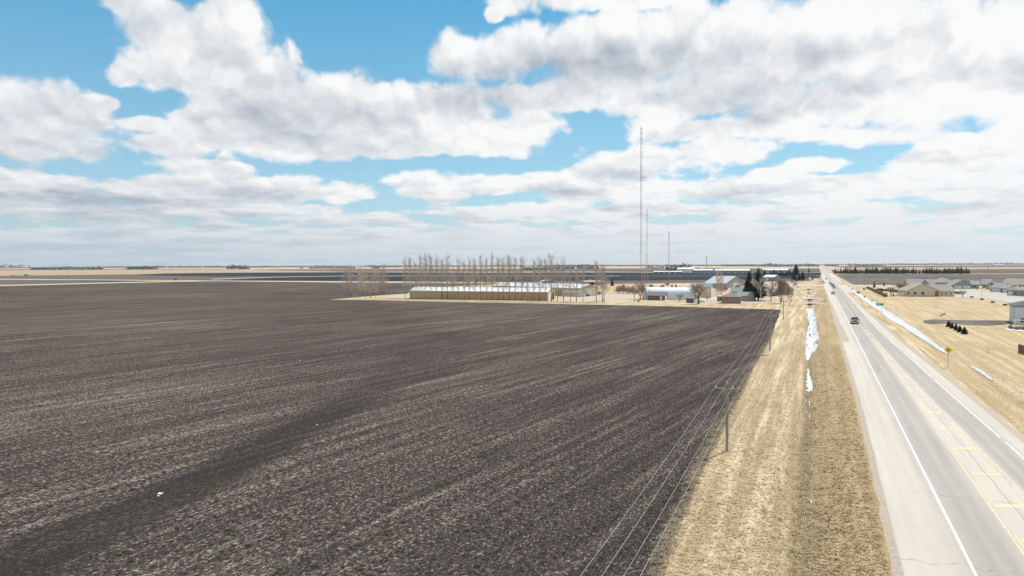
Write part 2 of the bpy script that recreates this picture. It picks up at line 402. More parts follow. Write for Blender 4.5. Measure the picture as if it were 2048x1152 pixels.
def poly(name, pts, m, off, label=None):
    b = bmesh.new(); vs = [b.verts.new(flat(x, y, 0) + Vector((0, 0, off))) for x, y in pts]
    f = b.faces.new(vs); bmesh.ops.triangulate(b, faces=[f]); bmesh.ops.recalc_face_normals(b, faces=b.faces)
    for f in b.faces:
        if f.normal.z < 0: f.normal_flip()
    me = bpy.data.meshes.new(name); b.to_mesh(me); b.free(); me.materials.append(m)
    o = bpy.data.objects.new(name, me); C.objects.link(o); return tag(o, kind='structure')
def strip(name, Lp, Rp, m, off, nl=60, na=8, jit=0.0, kind='structure', holes=0):
    """sheet draped on the ground between two pixel polylines of equal count, in world space"""
    A = [P(*p) for p in Lp]; B = [P(*p) for p in Rp]; mb = MB(); rows = []
    for i in range(len(A)-1):
        k = max(1, int(nl/(len(A)-1)))
        for j in range(k): rows.append((A[i].lerp(A[i+1], j/k), B[i].lerp(B[i+1], j/k)))
    rows.append((A[-1], B[-1]))
    for r_, (a, b_) in enumerate(rows):
        w = (b_-a).length
        e = 1 if 0 < r_ < len(rows)-1 else 0
        ja = mn.noise(Vector((r_*.45, 3.3, 0)))*jit*e + U(-.3, .3)*jit*e; jb = mn.noise(Vector((r_*.45, 9.1, 0)))*jit*e + U(-.3, .3)*jit*e
        for c in range(na+1):
            t = c/na; p = a.lerp(b_, t); d = (b_-a).normalized()
            p = p + d*(ja*(1-t) + jb*t)
            mb.v.append((p.x, p.y, gz(p.x, p.y)+off))
    for r_ in range(len(rows)-1):
        for c in range(na):
            q = r_*(na+1)+c
            if m is M_SNOW and holes:
                e_ = min(c, na-1-c)/na; w_ = mb.v[q]
                if mn.noise(Vector((w_[0]*2.0, w_[1]*.10, 7))) + .55*mn.noise(Vector((w_[0]*4, w_[1]*.6, 3))) > holes + e_*1.1: continue
            mb.f.append((q, q+1, q+na+2, q+na+1)); continue
            q = r_*(na+1)+c; mb.f.append((q, q+1, q+na+2, q+na+1))
    o = mb.build(name, m, fix=True); me = o.data
    if sum(p.normal.z for p in me.polygons) < 0: me.flip_normals()
    return tag(o, kind=kind)

# near ploughed field: grid, finer where it is closer
EDGE = [(598.5,655),(600.5,770),(604,900),(607.5,1100),(610,1200),(611.5,1300),(615.5,1430),(619,1556),(621,1562),(642,1553.6),(680,1538),(730,1506),(784,1480),(875,1429.7),(960,1388),(1060,1345),(1152,1310),(1450,1200)]
TOPY = [(-900,590),(0,572),(340,563.8),(420,562.3),(700,565.3),(1000,567)]
STRIPE = [(-40,1160),(170,1065),(330,1000),(490,915),(640,840),(760,775),(850,738),(870,690),(800,640),(700,605)]
SW = [flat(*p) for p in STRIPE]
SWW = [3.6,3.3,3.0,2.9,2.8,3.6,7,9,8,5]; SWS = [1,1,1,1,.85,.55,.32,.25,.2,.1]
TRK = [flat(*p) for p in [(620,668),(645,650),(662,632),(666,618),(650,612)]]
def wet(p):
    ex = interp(VLT, p.y)-p.x; best = .34*max(0, min(1, (24-ex)/20))*(1 if p.y < 420 else .5)
    for i in range(len(SW)-1):
        a, b = SW[i], SW[i+1]; ab = b-a; t = max(0, min(1, (p-a).dot(ab)/ab.length_squared)); q = a+ab*t
        d = (p-q).length/(SWW[i]*(1-t)+SWW[i+1]*t); s_ = SWS[i]*(1-t)+SWS[i+1]*t
        best = max(best, s_*max(0, min(1, (1.45-d)/.75)))
    return best
VLT = sorted((flat(x, y).y, flat(x, y).x) for y, x in EDGE if y > 615)
rows = []; y = 573.0
ylist = []
yy = 1450.0
while yy > 622: ylist.append(yy); yy -= max(1.2, (yy-527)*.0085)
ylist += [621,619,617,615,613,611,609,607,605,603,601,599.5]
NC = 420; mb = MB(); wv = []
for k, yy in enumerate(ylist):
    xr = interp(EDGE, yy); jx = (mn.noise(Vector((k*.5, 0, 5)))*.7 + U(-.9, .9))*(yy-527)*.018 if yy > 625 else 0
    xr += jx
    for c in range(NC+1):
        t = c/NC; px = -760 + (xr+760)*t
        p = flat(px, yy)
        z = .03
        if p.length < 260:
            z += .11*mn.noise(Vector((p.x*1.7, p.y*1.7, 0))) + .10*mn.noise(Vector((p.x*.55, p.y*.12, 2)))
            z = max(z, .012)
        mb.v.append((p.x, p.y, z)); wv.append(wet(Vector((p.x, p.y, 0))))
for k in range(len(ylist)-1):
    for c in range(NC):
        q = k*(NC+1)+c; mb.f.append((q, q+1, q+NC+2, q+NC+1))
fo = mb.build('field', M_SOIL, fix=False, smooth=True); at = fo.data.attributes.new('wet', 'FLOAT', 'POINT'); at.data.foreach_set('value', wv)
tag(fo, kind='structure')
f2 = poly('field', [(-900,590),(0,572),(340,563.8),(420,562.3),(700,565.3),(1000,567.2),(830,577),(815,587),(770,590),(700,595.5),(655,599.5),(-760,599.5)], M_SOIL, .03)
# farther fields, each a sheet a little above the ground
poly('field', [(-900,552),(0,550),(1000,546),(1640,546),(1625,561),(1000,564),(420,561),(-900,580)], M_BROWN, .04)
def yh(x, k): return 529.5+(1024-x)*.00349+k
poly('field', [(-900,yh(-900,1.0)),(2900,yh(2900,1.0)),(2900,yh(2900,2.6)),(1024,yh(1024,3.8)),(-900,yh(-900,3.4))], M_GREYSOIL, .2)
poly('field', [(-900,553),(0,552.3),(250,549.5),(330,547),(420,561),(400,560.9),(0,556.8),(-900,556)], M_BROWN, .05)
poly('field', [(-900,562),(0,559.3),(400,561.6),(340,562.3),(0,570),(-900,586)], M_BROWN, .05)
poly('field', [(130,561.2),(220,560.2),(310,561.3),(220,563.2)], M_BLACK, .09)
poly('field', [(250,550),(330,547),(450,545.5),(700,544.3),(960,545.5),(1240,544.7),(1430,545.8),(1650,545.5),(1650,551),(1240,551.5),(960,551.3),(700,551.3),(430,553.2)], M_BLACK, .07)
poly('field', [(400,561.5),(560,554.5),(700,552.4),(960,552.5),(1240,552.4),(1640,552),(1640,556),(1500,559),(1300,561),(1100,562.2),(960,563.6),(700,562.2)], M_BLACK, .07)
poly('field', [(1000,563.9),(1300,561.7),(1630,557),(1620,562),(1300,567),(1240,567.8),(1000,565.8)], M_BROWN, .07)
poly('field', [(500,539.0),(1200,537),(1430,537),(1640,537),(1640,545),(1430,545.2),(1200,543.2),(700,543.4),(560,541)], M_BROWN, .09)
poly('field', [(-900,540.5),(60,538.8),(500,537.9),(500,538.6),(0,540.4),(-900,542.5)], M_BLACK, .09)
poly('field', [(-900,542.8),(0,541.2),(500,539.6),(690,541.5),(700,543.8),(330,546.5),(250,548.8),(0,551.8),(-900,552.5)], M_TAN, .05)
poly('field', [(1670,549),(1707,569.6),(1760,570.2),(1800,570.6),(2100,573),(2900,578),(2900,545),(2048,548),(1700,547.6)], M_GREYSOIL, .05)
poly('field', [(1690,553),(1695,556),(2100,559),(2900,560),(2900,556),(2048,553.5)], M_BROWN, .09)
poly('field', [(1700,540.5),(2048,538),(2900,534),(2900,544),(2048,547),(1700,547)], M_BROWN, .07)
poly('field', [(1660,532.5),(2048,530.3),(2900,527.5),(2900,530.5),(2048,534),(1690,535.3)], M_BROWN, .09)
poly('field', [(1690,535.8),(2048,534.5),(2900,531),(2900,533.5),(2048,537.5),(1700,540)], M_TAN, .07)
# yards and lanes
poly('gravel_yard', [(768,595),(818,595.7),(820,589),(790,591)], M_GRAVEL, .04)
poly('gravel_yard', [(1106,602),(1117,597.5),(1175,591),(1240,588.5),(1286,592),(1284,598.6),(1230,598.5),(1195,600.8),(1140,603)], M_GRAVEL, .04)
poly('gravel_yard', [(1389,599.5),(1440,594),(1500,596),(1560,598.3),(1600,598.2),(1600,600.2),(1500,600.6),(1486,604),(1389,603)], M_GRAVEL, .04)
poly('snow_patch', [(1394,597.8),(1432,596.2),(1440,597.5),(1396,599.2)], M_SNOW, .07)
M_TRACK = mat('dirt_road', (.50,.42,.31), .95, .12, .5)
for a in ([(-900,557.2),(0,557.6),(400,561.0),(700,562.6),(960,564.0),(1240,568.0),(1600,564.0),(1600,564.8),(1240,569.0),(960,565.4),(700,565.0),(420,562.2),(380,562.0),(0,559.2),(-900,560.5)],
          [(-900,588),(0,570.2),(340,562.4),(420,561.8),(430,562.6),(340,563.9),(0,572.2),(-900,592)],
          [(420,558.0),(560,554.0),(700,551.5),(960,551.6),(1240,551.7),(1240,552.2),(960,552.2),(700,552.2),(560,554.6),(430,558.8)]):
    poly('dirt_road', a, M_TRACK, .10)

# ---------------------------------------------------------------- highway
def tabX(px): return sorted((flat(*p).y, flat(*p).x) for p in px)
T_EL = tabX([(1806.6,1148),(1760.8,959),(1721,800),(1684.5,684)])
YEND = flat(1684, 683).y
T_EL2 = tabX([(1700,683),(1682,650),(1669,620),(1660,602),(1649,575),(1641.5,545)])
T_WR = [(0,17.3),(72,17.3),(79,17.3),(105,16.7),(156,15.9),(203,14.9),(900,14.7)]
T_ER = tabX([(2048,888.6),(1950,807),(1795,680),(1723,615.4)]) + [(1500, 15.9)]
T_YL = [(0,11.8),(110,11.85),(160,11.75),(220,11.6),(5000,11.5)]
T_YR = [(0,14.65),(65,14.6),(80,14.2),(105,13.5),(130,12.9),(200,12.0),(240,11.85),(5000,11.75)]
M_WHITE = mat('road_paint_white', (.70,.68,.66), .6, .15, 4.0)
M_YELLOW = mat('road_paint_yellow', (.62,.505,.33), .6, .22, 3.5)
def road_mat():
    m, n, b = newmat('asphalt')
    g = n.node('ShaderNodeNewGeometry').outputs['Position']
    at = n.node('ShaderNodeAttribute', attribute_name='wear').outputs['Fac']
    st = n.noise(n.mapping(g, 0, (1, .03, 1)), 1.6, 5, .6); gr = n.noise(g, 14, 3, .7); bg_ = n.noise(n.mapping(g, 0, (1, .3, 1)), .12, 4, .6)
    c = n.mix(at, (.50,.458,.405), (.345,.318,.298))
    c = n.vmath('SCALE', c, n.ramp(st, .3, .7, .93, 1.07)); c = n.vmath('SCALE', c, n.ramp(gr, .25, .75, .92, 1.08)); c = n.vmath('SCALE', c, n.ramp(bg_, .3, .7, .94, 1.06))
    # sealed transverse cracks
    wob = n.noise(g, .35, 3, .6); sx = n.node('ShaderNodeSeparateXYZ'); n.l.new(g, sx.inputs[0])
    yy_ = n.math('ADD', n.math('ADD', sx.outputs[1], n.math('MULTIPLY', wob, 2.6)), n.math('MULTIPLY', sx.outputs[0], -.06))
    fr = n.math('ABSOLUTE', n.math('SUBTRACT', n.math('FRACT', n.math('DIVIDE', yy_, 13.7)), .5))
    c = n.mix(n.math('MULTIPLY', n.ramp(fr, .0030, .0012), .55), c, (.12,.11,.10))
    n.l.new(c, b.inputs['Base Color']); b.inputs['Roughness'].default_value = .85; b.inputs['Specular IOR Level'].default_value = .2
    n.l.new(n.bump(gr, .3, .01), b.inputs['Normal'])
    return m
M_ROAD = road_mat()
ysr = [-40]
while ysr[-1] < 240: ysr.append(ysr[-1]+2.5)
while ysr[-1] < 9000: ysr.append(ysr[-1]*1.04)
RZ = .10
def lat(y):
    el = interp(T_EL, y) if y < YEND else interp(T_EL2, y)
    wl, yl, yr, wr, er = 8.42, interp(T_YL, y), interp(T_YR, y), interp(T_WR, y), interp(T_ER, y)
    j = mn.noise(Vector((y*.16, 0, 0)))*.12*(1 if y < YEND else 3)
    return [(el+j, 0), (wl-1.1, 0), (wl-.1, .55), (wl+.5, .9), (wl+.95, 1.15), ((wl+yl)/2, .8), (yl-1.2, 1.15), (yl-.7, .8), (yl-.1, .3), (yl+.3, .0), (yr-.3, 0), (yr+.1, .3), (yr+.5, .8), (yr+.9, 1.15), ((yr+wr)/2, .8), (wr-.95, 1.15), (wr-.5, .9), (wr+.2, .4), (wr+.6, 0), (er, 0)]
mb = MB(); wear = []
for y in ysr:
    for x, w in lat(y): mb.v.append((x, y, RZ)); wear.append(w*(.75 if y > 700 else 1))
    for q in (0, -1): pass
K = len(lat(0))
for j in range(len(ysr)-1):
    for i in range(K-1):
        a = j*K+i; mb.f.append((a, a+1, a+K+1, a+K))
ro = mb.build('road', M_ROAD, fix=False); ro.data.attributes.new('wear', 'FLOAT', 'POINT').data.foreach_set('value', wear); tag(ro, kind='structure')
# gravel shoulders sloping down from the pavement
mb = MB()
for side in (0, 1):
    base = len(mb.v)
    for y in ysr:
        l = lat(y)
        if side == 0:
            e = l[0][0]; wd_ = (.55+.35*mn.noise(Vector((y*.3, 5, 0)))) if y < YEND else max(.6, e-4.3+.3*mn.noise(Vector((y*.3, 5, 0))))
            xs_ = [e+.05, e-.1, e-wd_*.6, e-wd_-.3]
        else:
            e = l[-1][0]; wd_ = 1.3+.4*mn.noise(Vector((y*.3, 7, 0))); xs_ = [e-.05, e+.1, e+wd_*.6, e+wd_+.3]
        for x, z in zip(xs_, (RZ-.004, RZ-.01, .045, -.06)): mb.v.append((x, y, z+gz(x, y)*(z < .05)))
    for j in range(len(ysr)-1):
        for i in range(3):
            a = base+j*4+i; f = (a, a+4, a+5, a+1) if side == 0 else (a, a+1, a+5, a+4); mb.f.append(f)
mb.m = [0]*len(mb.f)
tag(mb.build('gravel_shoulder', M_GRAVELD), kind='structure')
def line(mb, tab, w, off=0, y0=-30, y1=6000, z=RZ+.006, gap=None, rag=.012):
    y = y0
    while y < y1:
        st = 2.0 if y < 250 else y*.03
        x0, x1 = (tab if isinstance(tab, float) else interp(tab, y))+off, (tab if isinstance(tab, float) else interp(tab, y+st))+off
        if not (gap and U(0, 1) < gap(y)):
            mb.add([(x0-w/2, y, z), (x0+w/2+U(-rag, rag), y, z), (x1+w/2+U(-rag, rag), y+st, z), (x1-w/2, y+st, z)], [(0, 1, 2, 3)])
        y += st
mb = MB(); line(mb, 8.42, .17); line(mb, T_WR, .13, gap=lambda y: .04)
# give-way bar at the side road
tag(mb.build('road_markings', M_WHITE, fix=False), kind='structure')
mb = MB(); line(mb, T_YL, .11, -.13); line(mb, T_YL, .09, .13, gap=lambda y: 1 if y < 150 and y % 12 > 4 else 0); line(mb, T_YR, .11, .13, y1=236); line(mb, T_YR, .09, -.13, y1=236, gap=lambda y: 1 if y % 12 > 4 else 0)
for yb in (41, 49.4*1, 57.2, 65.3, 73.6, 81.8, 90, 98.6, 108, 118, 130, 144):
    p = None
for d in (35, 43, 49.4, 57, 65, 72.7, 80.8, 88.7, 96.8, 106, 117, 129, 143):
    y0 = (d + 12*sin(-YAW))/cos(YAW); xa, xb = interp(T_YL, y0)+.2, interp(T_YR, y0)-.2
    if xb-xa > .4: mb.add([(xa, y0-.0, RZ+.010), (xb, y0+1.0, RZ+.010), (xb, y0+1.7, RZ+.010), (xa, y0+.7, RZ+.010)], [(0, 1, 2, 3)])
tag(mb.build('road_markings', M_YELLOW, fix=False), kind='structure')
# long crack down the middle lane, as thin sealant
mb = MB(); y = 30.0; x = 13.2; 
while y < 175:
    ny = y+U(.5, 1.4); nx_ = (interp(T_YL, ny)+interp(T_YR, ny))/2 + .25*mn.noise(Vector((ny*.35, 1, 0))) + .1*mn.noise(Vector((ny*1.7, 1, 0)))
    if y > 30: mb.add([(x, y, RZ+.014), (x+.022, y, RZ+.014), (nx_+.022, ny, RZ+.014), (nx_, ny, RZ+.014)], [(0, 1, 2, 3)])
    x, y = nx_, ny
for (x0, y0, L_) in ((16.0, 62, 3.2), (10.2, 52, 0), (5.6, 44, .0)):
    if L_: mb.add([(x0, y0, RZ+.014), (x0+.07, y0, RZ+.014), (x0+.17, y0+L_, RZ+.014), (x0+.1, y0+L_, RZ+.014)], [(0, 1, 2, 3)])
M_CRACK = mat('crack_sealant', (.13,.12,.11), .9)
tag(mb.build('pavement_crack', M_CRACK, fix=False), kind='structure')
# side roads and farm lanes
M_SIDE = mat('side_road_surface', (.50,.45,.38), .9, .12, .8)
def lane(name, pts, wpx, z, m):               # lane across: pixel centre line with half height in pixels
    mb = MB(); q = [(P(x, y-wpx/2), P(x, y+wpx/2)) for x, y in pts]
    for a, b_ in q: mb.v += [(a.x, a.y, z), (b_.x, b_.y, z), (a.x, a.y+.5, z-.6), (b_.x, b_.y-.5, z-.6)]
    for i in range(len(q)-1):
        k = i*4; mb.f += [(k, k+4, k+5, k+1), (k, k+2, k+6, k+4), (k+1, k+5, k+7, k+3)]; mb.m += [0]*3
    return tag(mb.build(name, m), kind='structure')
lane('side_road', [(1655,571),(1700,571),(1760,571.2),(1840,572),(1960,574),(2060,576)], 2.2, .06, M_SIDE)
lane('side_road', [(1300,569.6),(1500,570),(1600,570.4),(1648,570.9)], 1.8, .06, M_SIDE)
lane('farm_lane', [(1484,604.8),(1520,606.3),(1570,608.2),(1600,608.6),(1620,608.8),(1658,609)], 2.2, .07, M_GRAVEL)
lane('farm_lane', [(1590,599.2),(1620,599.4),(1654,599.6)], 2.6, .07, M_GRAVEL)
lane('farm_lane', [(1592,578.6),(1618,578.6),(1648,578.6)], 1.4, .07, M_GRAVEL)
# turning area where the side road meets the highway
poly('side_road', [(1668,571),(1700,569.8),(1697,573),(1712,586),(1700,586),(1684,580)], M_SIDE, .085)

# ---------------------------------------------------------------- snow in the ditches
SL = [(1612,616),(1614,632),(1617,651),(1611,677),(1611,695),(1610,712),(1613,722)]
SR = [(1628,616),(1631,632),(1634,654),(1639,680),(1634,697),(1625,710),(1617,722)]
strip('snow_drift', SL, SR, M_SNOW, .10, 620, 26, .35, holes=.08)
SL = [(1614,738),(1613,752),(1611,768),(1611,784),(1614,792)]; SR = [(1619,738),(1621,752),(1625,768),(1625,782),(1618,792)]
strip('snow_drift', SL, SR, M_SNOW, .10, 200, 20, .3, holes=-.15)
for (a, b_, c, d) in ((1609,1616,728,735),(1611,1614,800,812),(1617,1621,803,818),(1612,1616,822,834),(1618,1621,826,840),(1621,1624,1003,1010),(1573,1577,1083,1092),(1614,1626,590,596),(1617,1623,566,573),(1618,1622,555,560),(1602,1612,596,598)):
    strip('snow_patch', [(a,c),(a-.6,(c+d)/2),(a+1,d)], [(b_-1,c),(b_,(c+d)/2),(b_-1,d)], M_SNOW, .09, 40, 12, .12, holes=-.2)
SL = [(1694,574),(1697,578),(1714.4,591.8),(1738,608),(1760,622.8),(1769,631.6),(1786.7,643.5),(1800,650),(1828.6,669),(1857,687),(1880,702),(1894,708.5)]
SR = [(1700,574),(1706,578.5),(1730,593.5),(1747,602.5),(1764,612.5),(1772,620.5),(1790,630),(1803,639.5),(1834,659),(1867,685),(1886,697),(1900,708)]
strip('snow_drift', SL, SR, M_SNOW, .10, 900, 24, .35, holes=.42)
strip('snow_patch', [(1936,733),(1958,747),(1980,761)], [(1944,732),(1970,745),(1990,762)], M_SNOW, .09, 60, 12, .2, holes=0.02)
strip('snow_patch', [(1657,547),(1670,557),(1680,565)], [(1662,547),(1676,557.5),(1682,565)], M_SNOW, .10, 30, 4, .6)
poly('snow_patch', [(2008,659),(2025,655),(2060,656),(2070,663),(2040,662.6),(2020,661)], M_SNOW, .07)

# ---------------------------------------------------------------- plants
def bark_mat(name, low, high, h):
    m, n, b = newmat(name)
    tc = n.node('ShaderNodeTexCoord').outputs['Object']; sx = n.node('ShaderNodeSeparateXYZ'); n.l.new(tc, sx.inputs[0])
    f = n.noise(tc, 2.5, 4, .6)
    c = n.mix(n.ramp(n.math('ADD', sx.outputs[2], n.math('MULTIPLY', f, 2)), h*.6, h*1.4), low, high)
    n.l.new(n.vmath('SCALE', c, n.ramp(f, .3, .7, .8, 1.2)), b.inputs['Base Color']); b.inputs['Roughness'].default_value = .95
    return m
M_POPB = bark_mat('poplar_bark', (.15,.125,.11), (.40,.35,.29), 4.0)
M_POPT = mat('poplar_twigs', (.52,.44,.37), .95, .25)
M_DBARK = mat('dark_bark', (.17,.135,.115), .95, .25)
M_DTWIG = mat('brown_twigs', (.40,.31,.26), .95, .25)
M_BIRCH = mat('birch_bark', (.55,.50,.44), .9, .25)
M_PINKT = mat('reddish_twigs', (.46,.33,.28), .95, .25)
M_NEED = mat('spruce_needles', (.050,.074,.042), .9, .45, 1.5)
M_NEED2 = mat('blue_spruce_needles', (.045,.068,.058), .9, .45, 1.5)
def bough(mb_t, mb_b, p, d, L, r, lev, maxlev, up, spread, thin=.012, nch=(3, 5)):
    """recursive branch: thick ones in mb_t, twigs in mb_b"""
    n_ = 3 if lev < 2 else 2; pts = [p]; q = p.copy(); dd = d.copy()
    for i in range(n_):
        dd = (dd + Vector((U(-.22, .22), U(-.22, .22), U(-.1, .1)+up*.22))).normalized(); q = q + dd*(L/n_); pts.append(q)
    for i in range(n_):
        ra = r*(1-i/n_*.6); rb = max(thin*.6, r*(1-(i+1)/n_*.6))
        (mb_t if r > .05 else mb_b).tube(pts[i], pts[i+1], max(thin, ra), max(thin*.7, rb), 5 if r > .08 else 3, cap=False)
    if lev < maxlev:
        for k in range(random.randint(*nch)):
            t = U(.25, 1.0); i = min(n_-1, int(t*n_)); s_ = pts[i].lerp(pts[i+1], t*n_-i)
            ax = dd.orthogonal().normalized(); ax.rotate(Matrix.Rotation(U(0, 2*pi), 3, dd)); nd = (dd*cos(spread) + ax*sin(spread)*U(.7, 1.2)).normalized()
            bough(mb_t, mb_b, s_, nd, L*U(.45, .7), r*.5, lev+1, maxlev, up, spread, thin, nch)
def place_new(root, mbs):
    for nm, mb, m in mbs:
        if mb.v: mb.build(nm, m, root, fix=False)
def poplar(seed, H=20.0, low=.18, bare_low=True):
    random.seed(seed); t = MB(); c = MB(); r = empty('poplar_tree', (0, 0, 0))
    q = Vector((0, 0, -.1)); k = 10; pts = [q]
    for i in range(k): q = Vector((U(-.12, .12)*i*.4, U(-.12, .12)*i*.4, H*(i+1)/k)); pts.append(q)
    for i in range(k): t.tube(pts[i], pts[i+1], .22*(1-i/k)**1.1+.02, .22*(1-(i+1)/k)**1.1+.02, 6, cap=False)
    nb = 62
    for i in range(nb):
        f = low+(1-low)*(i/nb)**.9; z = f*k; a = min(k-1, int(z)); p = pts[a].lerp(pts[a+1], z-a)
        az_ = U(0, 2*pi); ang = R(U(30, 55)) if f < .45 else R(U(14, 36))
        L = H*U(.10, .25)*(1.15-f*.55)
        d = Vector((cos(az_)*sin(ang), sin(az_)*sin(ang), cos(ang)))
        bough(c, c, p, d, L, .045*(1.3-f), 1, 3, .9, .45, .022, (3, 4))
    place_new(r, (('trunk', t, M_POPB), ('crown', c, M_POPT))); return r
def bare(seed, H=9.0, W=.8, bark=M_DBARK, twig=M_DTWIG, lev=4, name='bare_tree', trunk=.25, stems=1, thin=.018, nch=(4, 6), up=.3, r0=.035):
    random.seed(seed); t = MB(); c = MB(); r = empty(name, (0, 0, 0))
    for s_ in range(stems):
        b0 = Vector((0, 0, -.15)); ls = .08 if stems == 1 else .35; lean = Vector((U(-ls, ls), U(-ls, ls), 1))*(H*trunk)
        rr = H*r0/(stems**.5); top = b0+lean; t.tube(b0, top, rr, rr*.8, 8, cap=False)
        nl = random.randint(4, 6) if stems == 1 else 3
        for i in range(nl):
            az_ = 2*pi*i/nl+U(-.4, .4); ang = R(U(12, 30))*(1+W*.5)
            bough(t, c, top-lean*U(0, .25), Vector((cos(az_)*sin(ang), sin(az_)*sin(ang), cos(ang))), H*U(.36, .48), rr*.5, 1, lev, up, .40+W*.22, thin, nch)
    place_new(r, (('trunk', t, bark), ('crown', c, twig))); return r
def conifer(seed, H=10.0, Wd=3.0, m=M_NEED, low=.12, tiers=26, per=26, name='spruce_tree'):
    random.seed(seed); t = MB(); c = MB(); r = empty(name, (0, 0, 0))
    t.tube((0, 0, -.1), (0, 0, H*.97), H*.022, .02, 7, cap=False)
    for i in range(tiers):
        f = low+(1-low)*(i/(tiers-1)); z = H*f; rad = Wd/2*((1-f)/(1-low))**.72*U(.85, 1.15)+.06*Wd/3
        if f < low+.08: rad *= .75
        nb = max(5, int(per*(rad/(Wd/2))**.6))
        for k in range(nb):
            a = 2*pi*(k+U(-.5, .5))/nb; L = rad*U(.6, 1.12); dz = -L*U(.12, .40); w = L*U(.26, .42)+.08
            ca, sa = cos(a), sin(a); zz = z+U(-.4, .4)*H/tiers
            for q in range(3):
                s0 = (q+.2)/3.0; p0 = Vector((ca*L*s0*.7, sa*L*s0*.7, zz+dz*s0*s0)); p1 = Vector((ca*L*(s0+.35), sa*L*(s0+.35), zz+dz*(s0+.3)**2+U(-.05, .06)*L))
                sw = w*(1.1-s0*.6); tl = U(-.35, .35)*sw
                c.add([p0, p0.lerp(p1, .6)+Vector((-sa*sw, ca*sw, tl-.1*sw)), p1, p0.lerp(p1, .6)+Vector((sa*sw, -ca*sw, -tl-.1*sw))], [(0, 1, 2), (0, 2, 3)])
    place_new(r, (('trunk', t, M_DBARK), ('crown', c, m))); return r
FREE = {}
def put(proto, p, rz, s, label, cat, group=None, sx=1.0):
    """first use moves the prototype itself, later uses copy it with its parts"""
    if not FREE.get(proto.name):
        FREE[proto.name] = True; o = proto
    else: o = copy_tree(proto)
    o.location = p; o.rotation_euler = (0, 0, rz); o.scale = (s*sx, s*sx, s)
    tag(o, label, cat)
    if group: o['group'] = group
    elif 'group' in o: del o['group']
    return o
def hgt(base, ytop):                              # height of a thing whose foot is at pixel base and top at pixel row ytop
    p = P(*base); return (base[1]-ytop)*mpp(p)

random.seed(11)
POPS = [poplar(100+i) for i in range(6)]
LEFTP = [(692.5,594),(701.7,593.7),(699,591),(718,591),(721,594),(725,590),(732,594.7),(741,595.5),(749,589.6),(751.5,595),(755.5,589),(762.5,588.4),(768,588)]
LEFTP.sort(); ROWP = [(810,596),(820.4,596.3),(831.7,596.7),(841,597),(850.7,597.2),(861.8,597.6),(872.8,598),(884,598.3),(894.7,598.6),(906,598.9),(916.6,599.2),(928.8,599.4),(938.7,599.6),(950,599.9),(961.7,600.1),(973.4,600.3),(984.7,600.5),(995.8,600.8),(1007,601),(1019,601.1),(1030,601.3),(1043.7,601.6),(1055,601.8),(1067.4,602),(1079,602.2),(1091,602.4),(1103,602.6),(1115,602.8),(1127,603),(1140.7,603.3),(1153,603.5),(1166,603.8),(1192.7,604.3),(1204.7,604.5),(1208,604.9)]
for i, b_ in enumerate(LEFTP):
    H = hgt(b_, 540+U(-3, 6)-(595-b_[1])*.3); random.seed(200+i)
    if b_ == (751.5,595): H *= .55
    put(POPS[i % 6], P(*b_), U(0, 6.28), H/20, f'bare poplar in the clump left of the sheds, {ordn(i+1)} from the left', 'tree', 'bare poplars in the clump left of the sheds', U(1.15, 1.4))
for i, b_ in enumerate(ROWP):
    random.seed(300+i); top = 521+U(-5, 12) if b_[0] < 1130 else 533+U(-6, 9)
    if i == 0: top = 524
    H = hgt(b_, top)
    if b_ == (1055,601.8) or b_ == (906,598.9): H *= .72
    put(POPS[(i*5+1) % 6], P(*b_), U(0, 6.28), H/20, f'tall bare poplar before the cream sheds, {ordn(i+1)} from the left of its row', 'tree', 'bare poplars in the row before the tan sheds', U(.75, 1.25))
BUSHY = [bare(40+i, 10, .5, M_DBARK, M_POPT, 4, 'bare_tree', .2, 1, .024, (4, 5), .6) for i in range(3)]
random.seed(5)
BACK = [(905,580),(935,580),(952,579),(968,579.5),(985,578.5),(1010,576),(1035,575),(1060,575),(1080,574),(1093,574),(1102,573),(1165,571),(1180,570)]
for i, b_ in enumerate(BACK):
    H = hgt(b_, 540+U(-3, 10)+(12 if b_[0] > 1150 else 0))
    put(BUSHY[i % 3], P(*b_), U(0, 6.28), H/10, f'bushy bare tree behind the cream sheds, {ordn(i+1)} of thirteen from the left', 'tree', 'bushy bare trees behind the tan sheds', U(.55, .8))
# the farmyard trees
B1 = bare(61, 12, 1.15, M_DBARK, M_DTWIG, 5, 'bare_tree', .24, 1, .02, (4, 5), .25, .038)
put(B1, P(1397,608), 0, hgt((1397,608), 554)/12.6, 'large spreading bare tree beside the white tank and small grey shed', 'tree', sx=1.1)
B2 = bare(62, 9, .9, M_DBARK, M_DTWIG, 5, 'bare_tree', .22, 1, .02, (4, 5), .3)
put(B2, P(1280,599.4), 1, hgt((1280,599.4), 560)/9.4, 'bare tree at the left end of the white arched shed, the nearer of two', 'tree')
put(B2, P(1286,598.8), 3, hgt((1286,598.8), 565)/9.4, 'bare tree touching the left end of the white arched shed', 'tree')
put(B2, P(1391,600), 4, hgt((1391,600), 563)/9.4, 'bare tree just behind the large spreading bare tree', 'tree')
B3 = bare(63, 5, 1.2, M_DBARK, M_DTWIG, 4, 'bare_tree', .25, 1, .015)
put(B3, P(1360,603.5), 0, hgt((1360,603.5), 580)/5.2, 'small bare tree in front of the white arched shed', 'tree')
put(B3, P(1414.5,601), 2, hgt((1414.5,601), 590)/5.2, 'tiny bare tree in front of the cream farm building', 'tree')
SHR = bare(64, 4, 1.4, M_DBARK, M_PINKT, 4, 'shrub', .05, 5, .018, (4, 6), .2)
random.seed(4)
